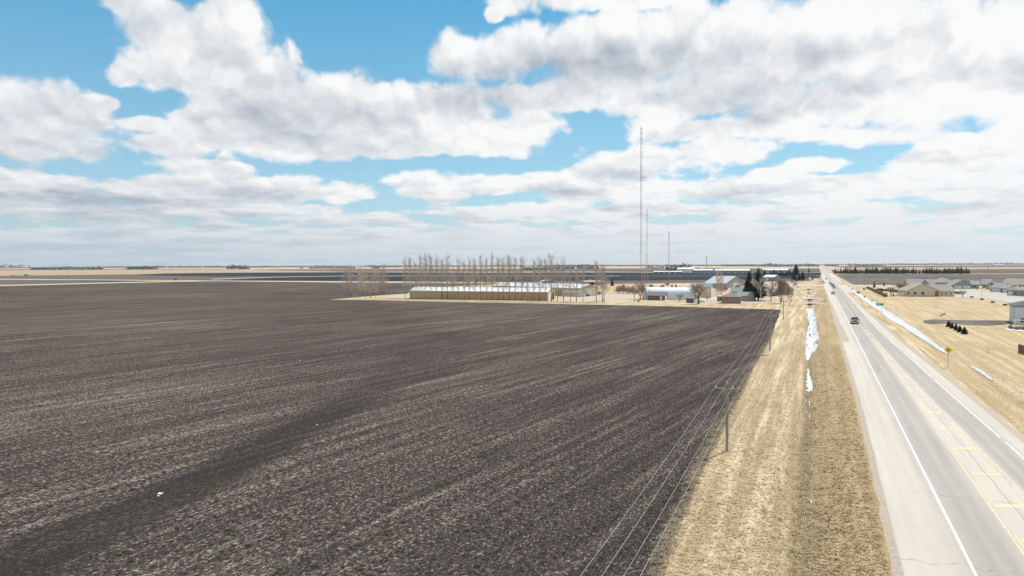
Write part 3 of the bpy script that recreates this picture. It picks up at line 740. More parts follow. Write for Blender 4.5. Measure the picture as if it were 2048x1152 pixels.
for i, (b_, top, s_) in enumerate([((1246,586.5),562,.75),((1238,586),566,1),((1256,587),568,1),((1265,588),566,1),((1184,583),572,1.2),((1190,590),578,1.4),((1198,590),580,1.4),((1272,589),574,1)]):
    put(SHR, P(*b_), U(0, 6), hgt(b_, top)/4.0, f'reddish bare shrub beside the farmyard gravel, {ordn(i+1)} of eight there', 'shrub', 'bare shrubs beside the farmyard', s_)
for i, (b_, top, w_) in enumerate([((1302,575),566,1.3),((1325,575),567,1.3),((1440,582),560,.9),((1425,575),561,1.1),((1450,583),566,1),((1474,577),566,1.2),((1335,571),563,1.5)]):
    put(SHR, P(*b_), U(0, 6), hgt(b_, top)/4.0, f'bare shrub behind the farm buildings, {ordn(i+1)} of seven there', 'shrub', 'bare shrubs behind the farm buildings', w_)
LOM = poplar(77, 20, .05)
for i, (b_, top) in enumerate([((1433.5,589.5),545),((1437,590),547),((1441,589.6),544.5),((1445,589),552)]):
    put(LOM, P(*b_), i*1.7, hgt(b_, top)/20, f'narrow upright bare poplar behind the brick hut, {ordn(i+1)} of four from the left', 'tree', 'narrow poplars behind the brick hut', 1.0)
C1 = conifer(81, 14, 7.0, M_NEED, .17, 34, 34)
put(C1, P(1498,599), 0, hgt((1498,599), 540.5)/14, 'big dark spruce with a bare lower stem right of the brick hut', 'spruce', sx=.97)
C2 = conifer(82, 15, 7.0, M_NEED, .12, 34, 34)
put(C2, P(1516.5,601), 0, hgt((1516.5,601), 533)/15, 'tall dark spruce behind the white-barked bare tree', 'spruce', sx=1.08)
BI = bare(65, 9, .9, M_BIRCH, M_BIRCH, 5, 'birch_tree', .35, 1, .02, (3, 5), .35, .022)
put(BI, P(1521.5,603), 0, hgt((1521.5,603), 556)/9.6, 'white-barked bare birch in front of the tall spruce', 'tree', sx=.9)
put(B2, P(1542,603), 5, hgt((1542,603), 560)/9.4, 'thin dark bare tree between the birch and the twiggy bare tree', 'tree', sx=.6)
B4 = bare(66, 9, .6, M_DBARK, M_DTWIG, 5, 'bare_tree', .12, 3, .022, (5, 6), .55)
put(B4, P(1562,606.5), 0, hgt((1562,606.5), 553)/9, 'dense twiggy many-stemmed bare tree left of the power poles', 'tree', sx=.72)
put(B4, P(1576,597), 2, hgt((1576,597), 565)/9, 'twiggy bare tree just right of the dense many-stemmed one', 'tree', sx=.5)
put(B4, P(1501,577), 2, hgt((1501,577), 537)/9, 'bare tree seen between the two dark spruces', 'tree', sx=.4)
put(C2, P(1592,564), 1, hgt((1592,564), 526)/15, 'tallest spruce standing beside the highway ditch', 'spruce', sx=1.15)
put(C1, P(1605,562.5), 2, hgt((1605,562.5), 541)/14, 'lone spruce nearest the highway, right of the tallest', 'spruce')
C3 = conifer(83, 10, 5.4, M_NEED2, .05, 22, 24); C4 = conifer(84, 10, 4.6, M_NEED, .04, 22, 24)
random.seed(9)
RB = [(1529,537),(1536,543),(1542,540),(1548,536.5),(1554.5,540),(1560.5,538),(1566,541),(1572,540),(1578,537),(1584,540),(1510,542)]
for i, (x, t_) in enumerate(RB):
    b_ = (x, 552+U(-.4, .4)); put((C3, C4)[i % 2], P(*b_), U(0, 6), hgt(b_, t_)/10, f'spruce in the windbreak behind the farm, {ordn(i+1)} of eleven counted from the left', 'spruce', 'spruces in the windbreak behind the farm', U(1.2, 1.6))
for i, (b_, t_, w_, l_) in enumerate([((1224.5,571.5),556,1.1,'lone dark spruce on the lawn left of the radio masts'),((1344,574),566,1.1,'left of two small spruces behind the white arched shed'),((1352,574),567,1.2,'right of two small spruces behind the white arched shed'),
        ((1748.5,575),562,1.0,'dark spruce at the far end of the lawn by the side road'),((1735,577),571.5,1.2,'small spruce at the far end of the brown hedge'),((1763.5,585),575.5,1.1,'spruce behind the middle of the brown hedge'),((1773.5,592.5),584.5,1.1,'small spruce at the near end of the brown hedge'),((1787,592.5),585.5,1.2,'small spruce left of the white vinyl fence'),((1810.5,592),580,.8,'narrow dark spruce at the left corner of the cream house'),((1768,572),564,1.1,'small greenish spruce beyond the tilled plot'),((1618,545),533.5,.8,'small distant spruce by the highway ditch')]):
    put((C3, C4)[i % 2], P(*b_), U(0, 6), hgt(b_, t_)/10, l_, 'spruce', sx=w_)
FIVE = [(1897.5,653.5,640),(1904,656.8,643.5),(1912,660.3,645),(1919.5,664,649.5),(1929,668,652.5)]
C5 = conifer(85, 4, 3.3, M_NEED, .02, 22, 28, 'young_spruce')
for i, (x, y, t_) in enumerate(FIVE):
    w = ('farthest', 'second farthest', 'middle', 'second nearest', 'nearest')[i]
    put(C5, P(x, y), i*1.3, hgt((x, y), t_)/4, f'{w} of five young spruces in a row on the lawn', 'spruce', 'five young spruces in a row', (1.1,.9,.8,1.05,1.15)[i])
# long windbreak beyond the field on the right
random.seed(12); xs_ = []; x = 1671.0
while x < 1835: xs_.append(x); x += U(4.0, 6.2)
xs_ += [1826+.0*0, 1839, 1847, 1853, 1858.5, 1863.5]; x = 1869.0
while x < 1942: xs_.append(x); x += U(3.4, 5.2)
xs_ = sorted(set(xs_))
for i, x in enumerate(xs_):
    b_ = (x, 547.3+U(-.3, .3)); k_ = U(8.5, 16); put((C3, C4)[i % 2], P(*b_), U(0, 6), k_*mpp(P(*b_))/10, f'spruce in the windbreak across the right-hand field, {ordn(i+1)} from the left', 'spruce', 'spruces in the windbreak right of the highway', U(.9, 1.5))
BT = bare(67, 8, .8, M_DBARK, M_DTWIG, 4, 'bare_tree', .15, 2, .05, (4, 6), .4)
for i, (x, t_) in enumerate([(1667,537),(1804,536),(1812,537),(1892,536),(1899,534.5),(1906,535),(1912,536),(1920,536)]):
    b_ = (x, 547); put(BT, P(*b_), i, hgt(b_, t_)/8, f'greyish bare tree among the right-hand windbreak spruces, {ordn(i+1)} of eight', 'tree', 'bare trees in the right windbreak', 1.1)
# trees by the houses
put(BT, P(1783,592.3), 0, hgt((1783,592.3), 569)/8, 'dark bare tree behind the white vinyl fence', 'tree', sx=1.0)
PK = bare(68, 7, 1.0, M_BIRCH, M_PINKT, 5, 'bare_tree', .2, 2, .03, (4, 6), .4)
put(PK, P(1802,590), 0, hgt((1802,590), 560)/7.4, 'reddish twiggy tree left of the cream house', 'tree', sx=1.25)
for i, (x, y, t_, l_) in enumerate([(1925.4,594.6,574,'bare tree on the corner lawn right of the cream house'),(2029.5,590.5,571,'bare street tree before the brown houses at right'),(1954,581,572,'small bare tree by the concrete street, nearer the twin garages'),(1981,584,574,'small bare street tree before the row of right houses'),(2043,593,580,'small bare tree at the right edge beyond the white house'),(1768,571,560,'thin reddish tree beyond the brown tilled plot')]):
    put(B3, P(x, y), i, hgt((x, y), t_)/5.2, l_, 'tree', sx=1.0)
# hedge: short brown clipped shrubs in a line, and distant woods
random.seed(21)
HG = bare(69, 1.9, 1.2, M_DBARK, mat('hedge_twigs', (.33,.23,.175), .95, .3), 4, 'hedge_shrub', .06, 6, .02, (5, 7), .4)
ha, hb = P(1736,577.5), P(1771,594.5)
nh = 22
for i in range(nh):
    p = ha.lerp(hb, i/(nh-1)); put(HG, p, U(0, 6), (1.9+U(-.2, .3))/1.9, f'brown shrub in the hedge near the cream house, {ordn(i+1)} from the far end', 'hedge shrub', 'shrubs of the brown hedge', 1.25)
ha, hb = P(1756,581), P(1806,585)
for i in range(14):
    p = ha.lerp(hb, i/13); put(HG, p, U(0, 6), U(.8, 1.1), f'low reddish shrub in the row behind the hedge, {ordn(i+1)} from the left', 'hedge shrub', 'low shrubs in the back row', 1.5)
def woods(name, x0, x1, yb, hp, m, dens=1.0, label=None, wdepth=40, gaps=.0, base_slope=0.0, seed=1):
    """a far-off belt of trees as one mass: many little crowns of leaf-sized faces on stems"""
    random.seed(seed); mb = MB(); a = flat(x0, yb); b_ = flat(x1, yb+base_slope); k = mpp(a); L = (b_-a).length; H = hp*k*1.45
    step = max(H*.35, L/420)/dens; nT = int(L/step)
    back = Vector((a.x+b_.x, a.y+b_.y, 0)).normalized()
    for i in range(nT):
        t = (i+U(-.4, .4))/nT
        if gaps and mn.noise(Vector((t*L/H*.12, seed, 0))) < gaps-.35: continue
        env = .72+.5*mn.noise(Vector((t*L/(H*4.0), seed*3.1, 0)))
        for q in range(2):
            p = a.lerp(b_, t)+back*U(0, wdepth)+Vector((U(-1, 1), 0, 0)); h = H*env*U(.7, 1.12); w = H*U(.22, .42)
            mb.tube(p, p+Vector((0, 0, h*.5)), w*.08, w*.05, 3, cap=False)
            for j in range(8):
                c_ = p+Vector((U(-1, 1)*w, U(-1, 1)*w, h*U(.12, .95))); s_ = w*U(.35, .75)*(1.15-(c_.z)/max(h, .1)*.5)
                v = [c_+Vector((U(-1, 1), U(-1, 1), U(-.8, .8)))*s_ for _ in range(4)]
                mb.add(v, [(0, 1, 2), (0, 2, 3), (0, 3, 1), (1, 3, 2)])
    return tag(mb.build(name, m, fix=False), label, None, kind='stuff')
M_FAR = mat('distant_trees', (.065,.065,.072), 1, .25, .02); M_FARG = mat('distant_evergreens', (.035,.06,.05), 1, .25, .02)
W_ = woods
W_('treeline', 60, 206, 539.6, 6.5, M_FARG, 1, wdepth=200, seed=2, base_slope=-.3)
W_('treeline', 254, 318, 539, 6.5, M_FARG, 1, wdepth=200, seed=3)
W_('treeline', 458, 496, 538.8, 8.0, M_FAR, 1.2, wdepth=60, seed=4)
W_('treeline', -700, 60, 536.8, 3.2, M_FAR, 1, wdepth=400, seed=5, base_slope=-1.4)
W_('treeline', 190, 560, 535.2, 2.8, M_FAR, 1, wdepth=400, seed=6, gaps=.05)
W_('treeline', 560, 1240, 534, 2.9, M_FAR, 1, wdepth=400, seed=7, gaps=.1, base_slope=-1.6)
W_('treeline', 600, 760, 537.6, 4.0, M_FAR, 1, wdepth=60, seed=8, gaps=.22)
W_('treeline', 745, 800, 534.6, 3.6, M_FARG, 1, wdepth=60, seed=9)
W_('treeline', 1046, 1105, 540.6, 9, M_FAR, 1.2, wdepth=60, seed=10)
W_('woods', 1104, 1199, 538.6, 9.0, M_FARG, 1.3, wdepth=80, seed=11, base_slope=-.5)
W_('treeline', 1230, 1640, 532.8, 3.2, M_FAR, 1, wdepth=400, seed=12, gaps=.08, base_slope=-1.2)
W_('treeline', 1290, 1332, 536.8, 6.0, M_FAR, 1, wdepth=80, seed=13, gaps=.1)
W_('woods', 1337, 1384, 541.8, 12.5, M_FAR, 1.5, wdepth=60, seed=14)
W_('treeline', 1384, 1440, 539.4, 4.0, M_FAR, 1, wdepth=100, seed=15, gaps=.2)
W_('treeline', 1528, 1640, 533.8, 6.0, M_FAR, 1, wdepth=200, seed=16, base_slope=-.6)
W_('treeline', 1650, 1770, 532.8, 5.0, M_FAR, 1, wdepth=200, seed=17, gaps=.1)
W_('treeline', 1765, 2900, 530.4, 4.0, M_FAR, 1, wdepth=500, seed=18, base_slope=-3.6)
W_('treeline', 1444, 1530, 533, 4.2, M_FAR, 1, wdepth=300, seed=19)
W_('shrubbery', 1666, 1942, 547.6, .9, M_FARG, .5, wdepth=12, seed=20, gaps=.1)
W_('treeline', -700, 1640, yh(-700, 2.8), 1.9, M_FAR, 1, wdepth=300, seed=22, base_slope=yh(1640, 2.8)-yh(-700, 2.8), gaps=.08)
W_('treeline', 1640, 2900, 529.8, 2.2, M_FAR, 1, wdepth=600, seed=23, base_slope=-4.0)
# a row of small far evergreens, thing by thing
random.seed(31); x = 663; k = 0; FX = []
while x < 880:
    FX.append(x); x += U(2.6, 6.5)
C6 = conifer(86, 8, 5, M_FARG, .03, 9, 9, 'evergreen_tree')
for i, x in enumerate(FX):
    b_ = (x, 539.2-(x-660)*.004); put(C6, P(*b_), U(0, 6), U(2.2, 3.6)*mpp(P(*b_))/8, f'tiny evergreen in the far row behind the poplars, {ordn(i+1)} from the left', 'tree', 'far row of small evergreens', 1.3)
for i in range(15):
    b_ = (1268+i*2.45, 536.6); put(C6, P(*b_), U(0, 6), U(1.5, 2.1)*mpp(P(*b_))/8, f'tiny dark tree in the far row by the masts, {ordn(i+1)} from the left', 'tree', 'far row crossed by the masts', .6)

# ---------------------------------------------------------------- radio masts, tower, power line
M_RED = mat('mast_red', (.30,.10,.08), .7, .1); M_MWHITE = mat('mast_white', (.40,.40,.40), .7, .1); M_STEEL = mat('galvanised_steel', (.36,.37,.38), .55, .1, metal=.3)
M_DARKST = mat('dark_steel', (.10,.10,.11), .6, .1)
M_WIRE = mat('wire', (.50,.49,.48), .6, .05)
def mast(b_, ytop, w, label, nsec=7, white_base=False, arm=None, guys=3):
    p = P(*b_); H = (b_[1]-ytop)*mpp(p); r = empty('radio_mast', p, .3, label, 'radio mast')
    k = int(H/(w*2.4)); leg = [Vector((w*.58*cos(a), w*.58*sin(a), 0)) for a in (0, 2.094, 4.189)]
    for s_ in range(nsec):
        mb = MB(); z0, z1 = H*s_/nsec, H*(s_+1)/nsec
        for l in leg: mb.tube(l+Vector((0, 0, z0)), l+Vector((0, 0, z1)), w*.085, w*.085, 4, cap=False)
        nn = max(2, int((z1-z0)/(w*2.2)))
        for j in range(nn):
            za, zb = z0+(z1-z0)*j/nn, z0+(z1-z0)*(j+1)/nn
            for q in range(3):
                A_, B_ = leg[q], leg[(q+1) % 3]
                mb.tube(A_+Vector((0, 0, za)), B_+Vector((0, 0, zb)), w*.045, w*.045, 3, cap=False); mb.tube(A_+Vector((0, 0, zb)), B_+Vector((0, 0, zb)), w*.045, w*.045, 3, cap=False)
        mb.build('mast_section', M_RED if (s_ % 2 == 0) else M_MWHITE, r, fix=False)
    mb = MB(); nb = int(H*.42/3.4)
    for j in range(nb):                          # antenna bays up the top part
        z = H-1-j*3.4; mb.tube((0, -w*1.0, z), (0, w*1.0, z), .12, .12, 4); mb.tube((w*.9, w*.2, z-.5), (w*.9, w*.2, z+.5), .12, .12, 4)
    mb.build('antenna_bay', M_DARKST, r, fix=False)
    mb = MB(); mb.tube((0, 0, H), (0, 0, H+H*.015), .08, .04, 4); mb.build('lightning_rod', M_DARKST, r)
    if arm: mb = MB(); mb.tube((0, 0, H*arm), (3.2, -1.8, H*arm), .15, .12, 4); mb.tube((0, 0, H*arm-2), (3.2, -1.8, H*arm), .06, .06, 3); mb.build('side_arm', M_DARKST, r)
    for q in range(3):
        a = q*2.094+.5
        for h_ in range(guys):
            f = (h_+1)/guys*.93; rad = H*(.35 if h_ < guys/2 else .62); mb = MB()
            A_ = Vector((0, 0, H*f)); B_ = Vector((cos(a)*rad, sin(a)*rad, .1))
            mb.tube(A_, B_, .028, .028, 3, cap=False); mb.build('guy_wire', M_WIRE, r, fix=False)
    return r
mast((1281.2,578), 257, .95, 'tallest red and white lattice radio mast, nearest of the three', 9, arm=.69, guys=4)
mast((1293.2,568), 420, .70, 'second tallest red and white radio mast, just right of the tallest', 7)
mast((1337.2,570), 463, .70, 'shortest red and white radio mast, rightmost of the three', 5)
p = P(1413,542); k = mpp(p); r = empty('cell_tower', p, 0, 'grey monopole cell tower with two antenna platforms behind the long sheds', 'cell tower')
mb = MB(); mb.tube((0, 0, 0), (0, 0, 29*k), .75, .45, 10); mb.build('pole', M_STEEL, r)
for zz in (28.0, 24.0):
    mb = MB(); mb.tube((0, 0, zz*k-.3), (0, 0, zz*k+.1), 1.6, 1.6, 9)
    mb.build('antenna_platform', M_STEEL, r)
    for q in range(6):
        a = q*pi/3; mb = MB(); mb.tube((cos(a)*1.9, sin(a)*1.9, zz*k-.8), (cos(a)*1.9, sin(a)*1.9, zz*k+1.2), .28, .28, 5); mb.build('panel_antenna', M_DARKST, r)

M_POLE = mat('weathered_pole', (.30,.265,.24), .9, .2, 3.0, stretch=(1, 1, .15))
M_INS = mat('insulator', (.75,.78,.80), .3, .05)
POLE_PX = [((1454,902.5),764,'nearest wooden power pole with a crossarm, standing in the dry verge'),((1540,702.5),627,'second wooden power pole up the verge'),((1566.6,638.5),599,'third wooden power pole, by the field corner'),
           ((1579,613),590,'wooden power pole just beyond the farm lane'),((1582.5,604),575,'wooden power pole beside the twiggy bare trees'),((1586.2,592.6),562,'wooden power pole left of the blue roadside board'),((1594,577),550,'farthest tall wooden power pole, before the spruces')]
def power_pole(p, H, label, arm=1.15, group='power poles along the verge'):
    r = empty('power_pole', p, 0, label, 'power pole', group)
    mb = MB(); mb.tube((0, 0, -.2), (0, 0, H), .13, .095, 10); mb.build('pole', M_POLE, r)
    mb = MB(); mb.box(-arm, arm, -.05, .05, H-.62, H-.50)
    mb.build('crossarm', M_POLE, r)
    mb = MB(); mb.tube((-.55, .07, H-.56), (0, .11, H-1.15), .02, .02, 4); mb.tube((.55, .07, H-.56), (0, .11, H-1.15), .02, .02, 4); mb.build('brace', M_STEEL, r)
    for x, z in ((-arm+.08, H-.5), (arm-.08, H-.5), (arm*.42, H-.5), (0, H)):
        mb = MB(); mb.tube((x, 0, z), (x, 0, z+.10), .035, .055, 7); mb.tube((x, 0, z+.10), (x, 0, z+.19), .06, .03, 7); mb.build('insulator', M_INS, r)
    return r
tops = []; prev = None
for b_, yt, l_ in POLE_PX:
    p = P(*b_); H = (b_[1]-yt)*mpp(p)*(1 if prev else 1.0); power_pole(p, H, l_); tops.append((p, H)); prev = p
p0 = tops[0][0]*2-tops[1][0]; p0.z = 0
tops = [(p0, 7.2)]+tops
wires = []
for j, (dx, dz) in enumerate(((-1.07, -.31), (0, .19), (.48, -.31), (1.07, -.31))):
    for i in range(len(tops)-1):
        (a, ha_), (b_, hb_) = tops[i], tops[i+1]; mb = MB(); A_ = a+Vector((dx, 0, ha_+dz)); B_ = b_+Vector((dx, 0, hb_+dz)); sag = min(.8, (B_-A_).length*.009); q = None
        for t in range(25):
            t /= 24; w = A_.lerp(B_, t)-Vector((0, 0, sag*4*t*(1-t)))
            if q is not None: mb.tube(q, w, .0075, .0075, 4, cap=False)
            q = w
        o = mb.build('power_line_wire', M_WIRE, fix=False, smooth=True)
        nm = ('leftmost', 'pole-top', 'third', 'rightmost')[j]; sp = ('from the nearest pole towards the bottom edge', 'between the first and second poles', 'between the second and third poles', 'just beyond the third pole', 'in the short span past the farm lane', 'in the far span by the bare trees', 'in the farthest span')[i]
        tag(o, f'{nm} overhead wire {sp}', 'overhead wire', 'overhead wires of the power line')
# thin poles elsewhere
def utility_post(b_, yt, label, lamp=False, r_=.09, m=None):
    p = P(*b_); H = (b_[1]-yt)*mpp(p); r = empty('street_lamp' if lamp else 'utility_pole', p, 0, label, 'street lamp' if lamp else 'pole')
    mb = MB(); mb.tube((0, 0, -.1), (0, 0, H), r_, r_*.7, 8); mb.build('post', m or M_POLE, r)
    mb = MB()
    if lamp: mb.tube((0, 0, H), (-.1, 0, H+.45), .16, .28, 8); mb.build('lamp_head', M_INS, r)
    else: mb.box(-.8, .8, -.05, .05, H-.5, H-.38); mb.build('crossarm', M_POLE, r)
    return r
utility_post((1268.5,602.8), 562, 'bare dark pole in the dry grass left of the grey shed', r_=.15)
utility_post((1728.5,571.5), 549, 'lone dark pole beside the side road on the right', r_=.16)
utility_post((1443.5,589), 567, 'thin pale pole behind the brick hut', r_=.1)
utility_post((1420.7,600), 570, 'thin pole beside the cream farm building', r_=.08)
utility_post((1917.7,577), 564.5, 'street lamp before the twin garage doors', True, .07, M_STEEL)
utility_post((1963.3,599), 575, 'tall street lamp at the bend of the concrete street', True, .08, M_STEEL)
for i, (x, y, t_) in enumerate([(135,550,535),(213,549,535),(284,547,536),(340,546,536.5),(401,546,536),(412,545.5,536.5)]):
    utility_post((x, y), t_, f'far thin utility pole on the left horizon, {ordn(i+1)} from the left', r_=.2)
utility_post((1976,547), 526, 'far thin steel pole before the horizon at right', r_=.35)

# ---------------------------------------------------------------- buildings
M_SHADEW = mat('shaded_cream_wall', (.52,.37,.20), .7, .08, .6, ribs=(0, 1.2)); M_CREAMW = mat('cream_metal_wall', (.66,.56,.36), .7, .06, .6, ribs=(1, 1.2))  # first one is the cream wall with the front's shade put into its colour
M_WROOF = mat('white_metal_roof', (.72,.73,.74), .45, .06, .5, ribs=(0, 1.0)); M_WHITEW = mat('white_siding', (.68,.70,.72), .7, .05, .8, ribs=(2, 4))
M_GREYW = mat('grey_siding', (.15,.135,.145), .8, .1, 1.0, ribs=(2, 4)); M_BRNROOF = mat('brown_shingles', (.25,.205,.19), .95, .2, 3.0)
M_GREYROOF = mat('grey_shingles', (.29,.285,.28), .95, .2, 3.0); M_GRNROOF = mat('green_grey_roof', (.22,.27,.26), .8, .12, 1.0, ribs=(0, 1))
M_TANROOF = mat('tan_shingles', (.36,.31,.27), .95, .18, 3.0); M_CREAMS = mat('cream_siding', (.66,.56,.42), .8, .06, .8, ribs=(2, 4))
M_BLUES = mat('blue_grey_siding', (.26,.32,.37), .8, .06, .8, ribs=(2, 4)); M_TEALW = mat('teal_grey_metal', (.24,.30,.33), .7, .06, .3, ribs=(0, 1))
M_GLASS = mat('window_glass', (.05,.065,.08), .12, .1, 1.0, spec=.6); M_DOORW = mat('white_door', (.70,.71,.73), .6, .05); M_DARK = mat('dark_opening', (.035,.033,.035), .95, .1)
M_TRIM = mat('white_trim', (.75,.75,.74), .6, .04); M_CREAMT = mat('cream_trim', (.60,.53,.38), .6, .04); M_CONC = mat('concrete', (.42,.39,.35), .9, .1, .8)
M_QUON = mat('quonset_steel', (.62,.66,.70), .4, .08, .5, metal=.15, ribs=(0, 1.2)); M_BROWNF = mat('brown_fence_boards', (.17,.115,.08), .9, .2, 2, ribs=(0, 3)); M_MIDG = mat('mid_grey_siding', (.33,.32,.31), .8, .06, .8, ribs=(2, 4))
def brick_mat():
    m, n, b = newmat('brick'); tc = n.node('ShaderNodeTexCoord').outputs['Object']
    br = n.node('ShaderNodeTexBrick'); mp = n.node('ShaderNodeMapping'); n.l.new(tc, mp.inputs[0]); mp.inputs['Rotation'].default_value = (R(90), 0, 0); n.l.new(mp.outputs[0], br.inputs['Vector'])
    br.inputs['Color1'].default_value = (.34,.22,.16,1); br.inputs['Color2'].default_value = (.24,.155,.12,1); br.inputs['Mortar'].default_value = (.42,.36,.30,1); br.inputs['Scale'].default_value = 3.2
    n.l.new(br.outputs[0], b.inputs['Base Color']); b.inputs['Roughness'].default_value = .9; return m
M_BRICK = brick_mat()
def frame(A, B):
    a, b_ = flat(*A), flat(*B); d = b_-a; return a, atan2(d.y, d.x), d.length
class Bld:
    def __init__(s, name, label, A, B, D, cat='building', group=None):
        s.a, s.rz, s.W = frame(A, B); s.D = D; s.r = empty(name, s.a, s.rz, label, cat, group)
    def walls(s, h, m, gable=None, ridge=0, x0=0, x1=None, y0=0, y1=None, z0=-.05):
        x1 = s.W if x1 is None else x1; y1 = s.D if y1 is None else y1; mb = MB()
        if gable == 'x':                          # ridge runs along x, gables on left and right ends
            ym = (y0+y1)/2; mb.prism([(y0, z0), (y1, z0), (y1, h), (ym, ridge-.03), (y0, h)], 'x', x0, x1)
        elif gable == 'y':
            xm = (x0+x1)/2; mb.prism([(x0, z0), (x1, z0), (x1, h), (xm, ridge-.03), (x0, h)], 'y', y0, y1)
        else: mb.box(x0, x1, y0, y1, z0, h-.02)
        return mb.build('wall', m, s.r)
    def roof(s, h, ridge, m, kind='x', ov=.5, x0=0, x1=None, y0=0, y1=None, th=.16, zoff=0):
        x1 = s.W if x1 is None else x1; y1 = s.D if y1 is None else y1; mb = MB()
        if kind == 'x':
            ym = (y0+y1)/2; sl_ = (ridge-h)/(ym-y0); zl = h-sl_*ov+zoff
            mb.prism([(y0-ov, zl), (ym, ridge+zoff), (y1+ov, zl), (y1+ov, zl+th), (ym, ridge+th+zoff), (y0-ov, zl+th)], 'x', x0-ov, x1+ov)
        elif kind == 'y':
            xm = (x0+x1)/2; sl_ = (ridge-h)/(xm-x0); zl = h-sl_*ov+zoff
            mb.prism([(x0-ov, zl), (xm, ridge+zoff), (x1+ov, zl), (x1+ov, zl+th), (xm, ridge+th+zoff), (x0-ov, zl+th)], 'y', y0-ov, y1+ov)
        elif kind == 'hip':
            X0, X1, Y0, Y1 = x0-ov, x1+ov, y0-ov, y1+ov; hw = min(X1-X0, Y1-Y0)/2
            if X1-X0 >= Y1-Y0: r1, r2 = (X0+hw, (Y0+Y1)/2, ridge), (X1-hw-.001, (Y0+Y1)/2, ridge)
            else: r1, r2 = ((X0+X1)/2, Y0+hw, ridge), ((X0+X1)/2, Y1-hw, ridge)
            z = h; q = [(X0, Y0, z), (X1, Y0, z), (X1, Y1, z), (X0, Y1, z)]; q2 = [(a, b_, z+th) for a, b_, _ in q]
            if X1-X0 >= Y1-Y0: fs = [(4, 5, 9, 8), (5, 6, 9), (6, 7, 8, 9), (7, 4, 8)]
            else: fs = [(4, 5, 8), (5, 6, 9, 8), (6, 7, 9), (7, 4, 8, 9)]
            mb.add(q+q2+[r1, r2], [(3, 2, 1, 0), (0, 1, 5, 4), (1, 2, 6, 5), (2, 3, 7, 6), (3, 0, 4, 7)]+fs)
        elif kind == 'flat': mb.box(x0-ov, x1+ov, y0-ov, y1+ov, h, h+.3)
        return mb.build('roof', m, s.r)
    def patch(s, name, face, u0, u1, z0, z1, m, pr=.03, parent=None, base=0.0):
        mb = MB()
        if face == 'f': mb.box(u0, u1, base-pr, base+.02, z0, z1)
        elif face == 'r': mb.box(s.W+base-.02, s.W+base+pr, u0, u1, z0, z1)
        else: mb.box(base-pr, base+.02, u0, u1, z0, z1)
        return mb.build(name, m, parent or s.r)
    def window(s, face, u, z, w, h, fm=None, base=0.0):
        f = s.patch('window', face, u-w/2-.1, u+w/2+.1, z-.1, z+h+.1, fm or M_TRIM, .04, None, base)
        s.patch('pane', face, u-w/2, u+w/2, z, z+h, M_GLASS, .055, f, base); return f
# long cream shed, front wall in the shaded colour
b1 = Bld('storage_shed', 'very long cream metal shed with a white roof behind the poplar row', (820.5,597.3), (1095.5,601.2), 13, 'shed')
hw = 4.3; b1.walls(hw, [M_SHADEW], 'x', 6.1); b1.roof(hw, 6.1, M_WROOF, 'x', .35)
b1.patch('end_wall', 'r', .0, 13.0, -.04, hw-.1, M_CREAMW, .06)
b1.patch('door', 'r', 1.0, 4.4, 0, 3.7, M_DOORW, .12); b1.patch('door', 'r', 5.6, 6.6, 0, 2.2, M_DOORW, .12); b1.patch('doorway', 'r', 8.2, 11.6, 0, 3.8, M_DARK, .12)
for nm_, q_ in (('gutter', (-.40, b1.W+.40, -.42, -.33, hw-.20, hw-.05)), ('base_trim', (0, b1.W, -.035, .01, -.02, .30))):
    mb = MB(); mb.box(*q_); mb.build(nm_, M_TRIM if nm_ == 'gutter' else M_BROWNF, b1.r)
for i_ in range(9):
    mb = MB(); mb.tube((4+i_*b1.W/9, 6.5, 6.1), (4+i_*b1.W/9, 6.5, 6.75), .28, .28, 8); mb.build('roof_vent', M_STEEL, b1.r)
for i_ in (0, 1, 2, 3, 4, 5, 6):
    mb = MB(); x_ = .1+i_*(b1.W-.2)/6; mb.box(x_-.06, x_+.06, -.12, -.03, .1, hw-.2); mb.build('downspout', M_SHADEW, b1.r)
# second cream shed behind, front wall in the shaded colour too
b2 = Bld('storage_shed', 'second long shed with a bright white roof, behind and right of the first', (986,585.4), (1160,593), 15, 'shed')
b2.walls(4.6, [M_SHADEW], 'x', 6.6); b2.roof(4.6, 6.6, M_WROOF, 'x', .4); b2.patch('end_wall', 'r', 0, 15, -.04, 4.5, M_CREAMW, .06)
b2.patch('door', 'r', 6, 9.6, 0, 3.8, M_DOORW, .12)
b2.patch('lean_to_roof', 'f', b2.W*.70, b2.W*.985, 3.5, 3.7, M_WHITEW, 1.6)
bs = Bld('office_shed', 'small cream shed with two windows and a grey roof before the second long shed', (1124,592.2), (1160,593.8), 5, 'shed')
bs.walls(2.5, [M_CREAMS], 'x', 3.4); bs.roof(2.5, 3.4, M_GREYROOF, 'x', .3)
bs.window('f', bs.W*.24, 1.0, .8, .8, M_CREAMT); bs.window('f', bs.W*.56, 1.0, .8, .8, M_CREAMT)
def quonset(label, A, B, Rw, Hh, wall_m, openl=False):
    a, rz, W = frame(A, B); r = empty('quonset_hut', a, rz, label, 'arched shed')
    n_ = 20; pr = [(Rw-Rw*cos(pi*i/n_)*1.0, Hh*sin(pi*i/n_)**.85) for i in range(n_+1)]; mb = MB()
    vs = []
    for x in (0, W): vs += [(x, y, z-.05) for y, z in pr]
    mb.add(vs, [(i, i+1, n_+2+i, n_+1+i) for i in range(n_)]); o = mb.build('arched_roof', M_QUON, r, smooth=True)
    for nm, x in (('end_wall', 0.25), ('end_wall', W-.25)):
        mb = MB(); mb.add([(x, y*.996+.02, z*.99) for y, z in pr], [tuple(range(n_+1))]); mb.build(nm, wall_m if not (openl and x < 1) else M_DARK, r)
    return r, W
